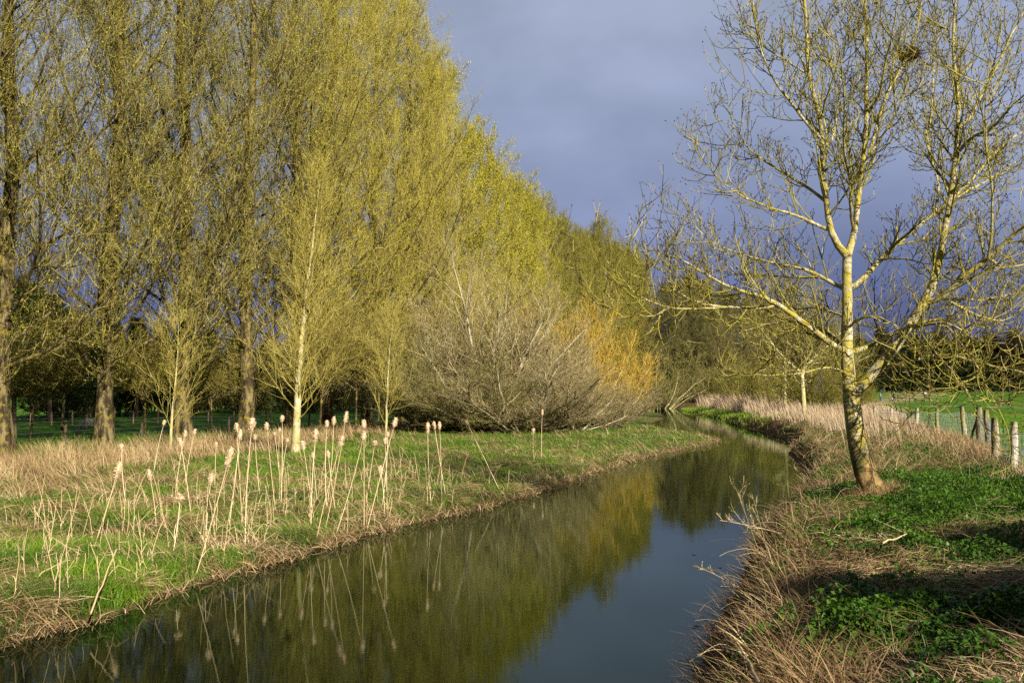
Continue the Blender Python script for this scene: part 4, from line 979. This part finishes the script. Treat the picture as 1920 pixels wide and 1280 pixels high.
b0 = gp(1420, 1200, .3); weed(6, b0, atY(1325, 1178, b0[1]), -.02, 6, 'dead_weed', 'black broken twigs sticking into the water at the near corner', 'dead weed', 'darkbud')
# bramble arches over the edge and up through the straw, each one a plant
proto = None
rs = np.random.RandomState(31)
def arch_proto(seed):
    rs = np.random.RandomState(seed); n = 26; mb = MB(); a = rs.rand(n) * 6.28
    L = .5 + .8 * rs.rand(n); P = np.zeros((n, 8, 3)); P[:, 0, :2] = rs.randn(n, 2) * .07; el = .7 + .7 * rs.rand(n)
    for j in range(1, 8):
        P[:, j] = P[:, j - 1] + np.stack([np.cos(a) * np.cos(el), np.sin(a) * np.cos(el), np.sin(el)], 1) * (L / 7)[:, None]; el = el - .12 - .2 * rs.rand(n); a = a + rs.randn(n) * .12
    mb.tube(P, np.linspace(.0045, .002, 8)[None] * np.ones((n, 1)), 4, rs.rand(n)); return mb.build('dry_tussock', M['straw'])
tp = [arch_proto(s) for s in (1, 2, 3)]
tl = [(1420, 1100, 1.1, 'tangled tussock spilling over the water beside the feathery weed'), (1455, 1030, 1.2, 'sunlit blond tussock overhanging the river bend in the near bank'), (1500, 1000, 1.0, 'blond tussock just behind the sunlit overhanging one'), (1400, 1170, 1.0, 'brown tussock at the near water edge above the black twigs'), (1380, 1235, .9, 'lowest brown tussock in the near corner by the water'), (1545, 965, .9, 'tussock with upright stems left of the forked tree base'),
      (1590, 935, .8, 'tussock against the left side of the forked tree base'), (1690, 900, .9, 'tussock right of the forked tree base'), (1740, 870, 1, 'tussock midway between the forked tree and the fence'), (1600, 860, 1, 'tussock behind the forked trunk on the water side'), (1560, 845, 1, 'tussock on the bank beyond the forked trunk'), (1660, 850, 1, 'tussock behind the forked trunk on the fence side'), (1640, 1180, .7, 'flattened tussock in the middle of the shaded ground'), (1780, 1230, .7, 'small tussock near the bottom edge among dark leaves'), (1830, 850, 1, 'tussock at the foot of the braced fence post'), (1885, 900, .9, 'tussock at the foot of the pale nearest post')]
for i, (px, py, s, lab) in enumerate(tl):
    x, y = at(px, py, .7); o = tp[i] if i < 3 else tp[i % 3].copy()
    if i >= 3: COL.objects.link(o)
    s *= .62 if i < 5 else .8; o.location = (x, y, float(gz(x, y))); o.scale = (s, s, s); o.rotation_euler = (0, 0, i * 1.9); tag(o, lab, 'tussock', 'dry tussocks on the right bank')
# curled dark stem against the trunk foot
mb = MB(); pts = [(1629, 915), (1637, 890), (1634, 870), (1628, 850), (1634, 838), (1644, 833), (1653, 836)]
Pc = np.array([atY(px, py, TY - .38) for px, py in pts]); Pc2, _ = resample(np.c_[Pc, np.full(len(Pc), .008)], 16); b0 = Pc2[0, :3].copy(); b0[2] = max(b0[2], .5)
mb.tube((Pc2[None, :, :3] - Pc2[0, :3]), np.linspace(.011, .004, 16)[None], 6); o = mb.build('bramble_stem', M['darkbud'], loc=Pc2[0, :3])
tag(o, 'dark curling bramble stem arching against the foot of the forked trunk', 'bramble')
def stick(p0, p1, r, lab, mn='stem', bendz=.0):
    p0, p1 = np.array(p0), np.array(p1); t = np.linspace(0, 1, 8)[:, None]; P = (p1 - p0) * t; P[:, 2] += bendz * (t * (1 - t))[:, 0]
    P[1:-1] += np.random.RandomState(int(r * 1e4)).randn(6, 3) * .008
    mb = MB(); mb.tube(P[None], np.linspace(r, r * .6, 8)[None], 7, np.array([.25])); tag(mb.build('fallen_stick', M[mn], loc=p0), lab, 'stick')
stick(gp(1425, 1282, .75), gp(1363, 1190, .35), .012, 'pale bare stick slanting down to the water at the near corner', bendz=.1)
stick(gp(1655, 1018, 1.0), gp(1700, 1000, 1.08), .011, 'short blond stick lying on the nettles in the sun')
stick(gp(1770, 1000, 1.0), gp(1905, 1040, 1.02), .007, 'long thin twig lying across the nettles near the fence', bendz=.25)
stick(gp(170, 1150, .2), gp(218, 1030, .75), .011, 'thick straw coloured stalk leaning alone above the left water edge')
stick(gp(72, 1080, .35), gp(130, 1050, .45), .010, 'straw coloured stalk lying on dark grass at the left', bendz=.1)
for i, (px, py, lab) in enumerate([(1302, 1039, 'reddish leaf floating alone on the open blue water'), (1350, 1063, 'brown leaf floating nearest the right bank tangle'), (1304, 1175, 'brown leaf floating by the black broken twigs')]):
    x, y = at(px, py, 0); mb = MB(); a = i * 1.3; u = np.array([math.cos(a), math.sin(a), 0]) * .045; v = np.array([-u[1], u[0], 0]) * .5
    V = np.array([-u, -u * .3 + v + [0, 0, .006], u * .4 + v * .8 + [0, 0, .008], u, u * .4 - v * .8 + [0, 0, .006], -u * .3 - v + [0, 0, .01]]); V2 = V - [0, 0, .004]
    mb.add(np.r_[V, V2], [(0, 1, 5, 0)][:0] or None, [(0, 1, 5), (1, 2, 5), (2, 4, 5), (2, 3, 4), (6, 11, 7), (7, 11, 8), (8, 11, 10), (8, 10, 9)])
    tag(mb.build('floating_leaf', M['litter'], loc=(x, y, .008)), lab, 'leaf', 'leaves floating on the river')

# ------------------------------------------------------------------ sheep, people, table, sign
def skin(name, verts, edges, rad, mats, parent=None, sub=2, root=0, loc=(0, 0, 0)):
    me = bpy.data.meshes.new(name); me.from_pydata(verts, edges, []); o = bpy.data.objects.new(name, me); COL.objects.link(o); o.location = loc
    if parent: o.parent = parent
    md = o.modifiers.new('s', 'SKIN'); md.use_smooth_shade = True
    for i, r_ in enumerate(rad):
        sv = me.skin_vertices[0].data[i]; sv.radius = (r_, r_) if not isinstance(r_, tuple) else r_; sv.use_root = (i == root)
    s = o.modifiers.new('u', 'SUBSURF'); s.levels = sub; s.render_levels = sub
    me.materials.append(mats); return o
M['wool'] = flat('wool', (.42, .38, .32), .95, .05); M['sheepface'] = flat('sheep_face', (.12, .10, .09), .9, .1); M['skin'] = flat('skin', (.5, .32, .24), .6)
M['jeans'] = flat('jeans', (.05, .09, .22)); M['bluegrey'] = flat('blue_grey_coat', (.20, .25, .38)); M['green'] = flat('green_jacket', (.05, .12, .06)); M['black'] = flat('dark_cloth', (.02, .02, .025)); M['redc'] = flat('red_cap', (.5, .05, .03)); M['white'] = flat('white_cloth', (.7, .7, .7)); M['bluehat'] = flat('blue_hat', (.05, .25, .6)); M['hair'] = flat('brown_hair', (.05, .03, .02)); M['plank'] = flat('table_wood', (.36, .24, .16))
Y = 56; x = (170 - 960) / F * Y; z = float(gz(x, Y)); sh = empty('sheep', (x, Y, z))
# grazing, head down to the left
v = [(.30, 0, .62), (.10, 0, .64), (-.15, 0, .63), (-.36, 0, .60), (-.52, 0, .46), (-.60, 0, .26), (-.66, 0, .12),
     (.34, .12, .40), (.38, .12, .24), (.34, .12, .03), (.34, -.12, .40), (.38, -.12, .24), (.34, -.12, .03),
     (-.30, .11, .36), (-.30, .11, .20), (-.31, .11, .03), (-.26, -.11, .36), (-.26, -.11, .20), (-.27, -.11, .03), (.46, 0, .55), (.50, 0, .42)]
e = [(0, 1), (1, 2), (2, 3), (3, 4), (4, 5), (5, 6), (0, 7), (7, 8), (8, 9), (0, 10), (10, 11), (11, 12), (3, 13), (13, 14), (14, 15), (3, 16), (16, 17), (17, 18), (0, 19), (19, 20)]
rd = [.24, .27, .27, .22, .13, .09, .055, .09, .045, .035, .09, .045, .035, .07, .035, .03, .07, .035, .03, .07, .035]
skin('body', v, e, rd, M['wool'], sh, 2, 1)
mb = MB()
for s_ in (-1, 1): mb.diamond(np.array([[-.56, s_ * .10, .30]]), np.array([[.02, s_ * .07, -.01]]), np.array([[.03, 0, .02]]))
mb.build('ear', M['sheepface'], sh)
tag(sh, 'grey woolly sheep grazing on the sunlit strip behind the poplar trunks', 'sheep')
def person(px, Y, h, top, legs, hat, lab, ry=0, stride=.1):
    x = (px - 960) / F * Y; root = empty('person', (x, Y, float(gz(x, Y))), ry, h / 1.72)
    v = [(0, 0, .95), (0, 0, 1.15), (0, 0, 1.38), (0, 0, 1.49), (0, -.01, 1.58), (0, -.02, 1.68),
         (.10, 0, .88), (.11, stride * .5, .48), (.11, stride, .06), (.11, stride - .14, .03), (-.10, 0, .88), (-.11, -stride * .5, .48), (-.11, -stride, .06), (-.11, -stride - .14, .03),
         (.19, 0, 1.40), (.25, -.02, 1.12), (.24, -.12, .88), (.24, -.16, .79), (-.19, 0, 1.40), (-.25, .02, 1.12), (-.24, -.08, .88), (-.24, -.11, .79)]
    e = [(0, 1), (1, 2), (2, 3), (3, 4), (4, 5), (0, 6), (6, 7), (7, 8), (8, 9), (0, 10), (10, 11), (11, 12), (12, 13), (2, 14), (14, 15), (15, 16), (16, 17), (2, 18), (18, 19), (19, 20), (20, 21)]
    rd = [.15, .14, .15, .055, .095, .085, .095, .06, .045, .04, .095, .06, .045, .04, .07, .048, .035, .035, .07, .048, .035, .035]
    skin('body', v, e, rd, M['skin'], root, 2, 0)
    v2 = [(0, 0, .98), (0, 0, 1.16), (0, 0, 1.39), (.19, 0, 1.40), (.25, -.02, 1.12), (.24, -.11, .90), (-.19, 0, 1.40), (-.25, .02, 1.12), (-.24, -.07, .90)]
    skin('jacket', v2, [(0, 1), (1, 2), (2, 3), (3, 4), (4, 5), (2, 6), (6, 7), (7, 8)], [.17, .16, .17, .085, .062, .05, .085, .062, .05], M[top], root, 2, 0)
    v3 = [(0, 0, .95), (.10, 0, .86), (.11, stride * .5, .48), (.11, stride, .10), (-.10, 0, .86), (-.11, -stride * .5, .48), (-.11, -stride, .10)]
    skin('trousers', v3, [(0, 1), (1, 2), (2, 3), (0, 4), (4, 5), (5, 6)], [.16, .11, .075, .06, .11, .075, .06], M[legs], root, 2, 0)
    skin('hair', [(0, .015, 1.66), (0, .03, 1.72), (0, .06, 1.62)], [(0, 1), (0, 2)], [.10, .06, .07], M[hat], root, 2, 0)
    tag(root, lab, 'person', 'people in the right meadow')
person(1650, 172, 1.75, 'bluegrey', 'jeans', 'hair', 'person in a blue grey jacket and jeans walking on the path', 1.2)
person(1676, 178, 1.68, 'green', 'black', 'hair', 'person in a dark green jacket beside the small children', -1.0)
person(1667, 170, 1.05, 'black', 'black', 'bluehat', 'small child in dark clothes with a bright blue hat', .4, .06)
person(1672, 171, .8, 'white', 'black', 'hair', 'smallest child in a pale top close to the blue hatted child', .2, .04)
person(1877, 190, 1.3, 'white', 'jeans', 'redc', 'person in a white top and red cap far beyond the picnic table', 2)
def picnic():
    Y = 118; x = (1878 - 960) / F * Y; root = empty('picnic_table', (x, Y, float(gz(x, Y))), .15)
    def box(name, c, s, rot=(0, 0, 0)):
        me = bpy.data.meshes.new(name); vs = [Vector((sx * s[0] / 2, sy * s[1] / 2, sz * s[2] / 2)) for sx in (-1, 1) for sy in (-1, 1) for sz in (-1, 1)]
        R_ = Euler(rot).to_matrix(); me.from_pydata([R_ @ v_ + Vector(c) for v_ in vs], [], [(0, 1, 3, 2), (4, 6, 7, 5), (0, 4, 5, 1), (2, 3, 7, 6), (0, 2, 6, 4), (1, 5, 7, 3)])
        me.materials.append(M['plank']); o = bpy.data.objects.new(name, me); COL.objects.link(o); o.parent = root
        bv = o.modifiers.new('b', 'BEVEL'); bv.width = .008; bv.segments = 2
    for i in range(5): box('plank', (0, -.3 + i * .15, .76), (1.8, .135, .045))
    for s_ in (-1, 1):
        box('seat', (0, s_ * .72, .46), (1.8, .26, .045))
        for e_ in (-1, 1): box('leg', (e_ * .6, s_ * .42, .37), (.07, .09, .86), (s_ * .5, 0, 0))
    for e_ in (-1, 1): box('crossbar', (e_ * .65, 0, .40), (.045, 1.5, .09)); box('top_rail', (e_ * .65, 0, .71), (.045, .7, .05))
    tag(root, 'wooden picnic table on the grass beyond the fence posts', 'picnic table')
picnic()
Y = 185; x = (1734 - 960) / F * Y; root = empty('notice_sign', (x, Y, float(gz(x, Y))))
mb = MB(); mb.tube(np.array([[[0, 0, -.2], [0, 0, 1.5]]]), np.full((1, 2), .05), 8); mb.build('pole', M['post'], root)
mb = MB(); V = np.array([(sx * .22, -.05 - .02 * sy, 1.35 + sz * .17) for sx in (-1, 1) for sy in (-1, 1) for sz in (-1, 1)]); mb.add(V, [(0, 1, 3, 2), (4, 6, 7, 5), (0, 4, 5, 1), (2, 3, 7, 6), (0, 2, 6, 4), (1, 5, 7, 3)]); mb.build('board', M['white'], root)
tag(root, 'small white notice board in front of the dark wood', 'sign')

# ------------------------------------------------------------------ trees behind the viewpoint that shade the near ground
for i, (x, y, s) in enumerate([(4, -16, .8)]):
    place_tree(sparse[i % 3], used, x, y, i * 1.1 + .4, s, 'bare tree standing behind the viewpoint', 'trees behind the viewpoint')

for i, (x, y, s) in enumerate([(1.7, -8.4, 1.15), (7.4, 1.0, (.8, .8, .44)), (8.8, .6, (.6, .6, .45)), (10.2, 2.2, (.9, .9, .5)), (13.2, 1.5, (.9, .9, .6)), (17, 1.5, (1, 1, .75))]):  # conifers added out of view, scaled so their shadows fall on the near banks
    place_tree(cf[i % 2], used, x, y, i * 1.1 + .4, s, 'unseen conifer added to shade the near banks', 'unseen conifers added for shade', 'conifer')

# ------------------------------------------------------------------ light, sky, camera
SE, SA = math.radians(27), math.radians(27)        # elevation; azimuth to the right of straight behind
sd = Vector((math.sin(SA) * math.cos(SE), -math.cos(SA) * math.cos(SE), math.sin(SE)))
L = bpy.data.lights.new('sun', 'SUN'); L.energy = 5.0; L.angle = math.radians(.5); L.color = (1, .90, .74)
lo = bpy.data.objects.new('sun', L); COL.objects.link(lo); lo.rotation_euler = sd.to_track_quat('Z', 'Y').to_euler(); lo.location = sd * 60
W = bpy.data.worlds.new('World'); sc.world = W; W.use_nodes = True; nt = W.node_tree; bg = nt.nodes['Background']
sky = N(nt, 'ShaderNodeTexSky'); sky.sky_type = 'NISHITA'; sky.sun_disc = False; sky.sun_elevation = SE; sky.sun_rotation = math.pi - SA
tc = nt.nodes.new('ShaderNodeTexCoord'); sx = nt.nodes.new('ShaderNodeSeparateXYZ'); nt.links.new(tc.outputs['Generated'], sx.inputs[0])
storm = ramp(nt, sx.outputs[2], [(0, (.042, .055, .142)), (.08, (.068, .088, .205)), (.16, (.130, .158, .265)), (.25, (.170, .203, .308)), (.36, (.19, .222, .315)), (1, (.2, .23, .3))])
cl = noise(nt, 2.2, 5, .5, vec=tc.outputs['Generated'], stretch=(1, 1, 2.2))
storm = mix(nt, ramp(nt, cl, [(.42, (0, 0, 0)), (.64, (1, 1, 1))]), storm, mix(nt, 1.0, storm, (.82, .84, .83), 'MULTIPLY'))
cl2 = noise(nt, 3.1, 5, .55, vec=tc.outputs['Generated'], stretch=(1, 1.5, 1.6))
storm = mix(nt, ramp(nt, cl2, [(.47, (0, 0, 0)), (.62, (1, 1, 1))]), storm, mix(nt, 1.0, storm, (1.20, 1.18, 1.16), 'MULTIPLY'))
stm = N(nt, 'ShaderNodeMapRange'); nt.links.new(sx.outputs[1], stm.inputs[0]); stm.inputs[1].default_value = -.15; stm.inputs[2].default_value = .35
sc10 = mix(nt, 1.0, storm, (9.7, 9.7, 9.6), 'MULTIPLY')
f = mix(nt, stm.outputs[0], mix(nt, 1.0, sky.outputs[0], (.2, .2, .2), 'MULTIPLY'), sc10)
nt.links.new(f, bg.inputs[0]); bg.inputs[1].default_value = .1
cam = bpy.data.cameras.new('camera'); co = bpy.data.objects.new('camera', cam); COL.objects.link(co)
cam.lens = 35; cam.sensor_width = 36; co.location = (0, 0, H); co.rotation_euler = (math.pi / 2 + PIT, 0, 0); cam.clip_end = 3000; cam.clip_start = .1
sc.camera = co
sc.view_settings.view_transform = 'Standard'; sc.view_settings.look = 'None'; sc.view_settings.exposure = .9; sc.view_settings.gamma = 1
sc.render.engine = 'CYCLES'; sc.cycles.use_denoising = False; sc.cycles.denoiser = 'OPENIMAGEDENOISE'; sc.cycles.denoising_input_passes = 'RGB_ALBEDO_NORMAL'; sc.cycles.denoising_prefilter = 'ACCURATE'
sc.cycles.max_bounces = 5; sc.cycles.diffuse_bounces = 2; sc.cycles.glossy_bounces = 2; sc.cycles.transmission_bounces = 2; sc.cycles.caustics_reflective = False; sc.cycles.caustics_refractive = False
sc.cycles.sample_clamp_indirect = 3
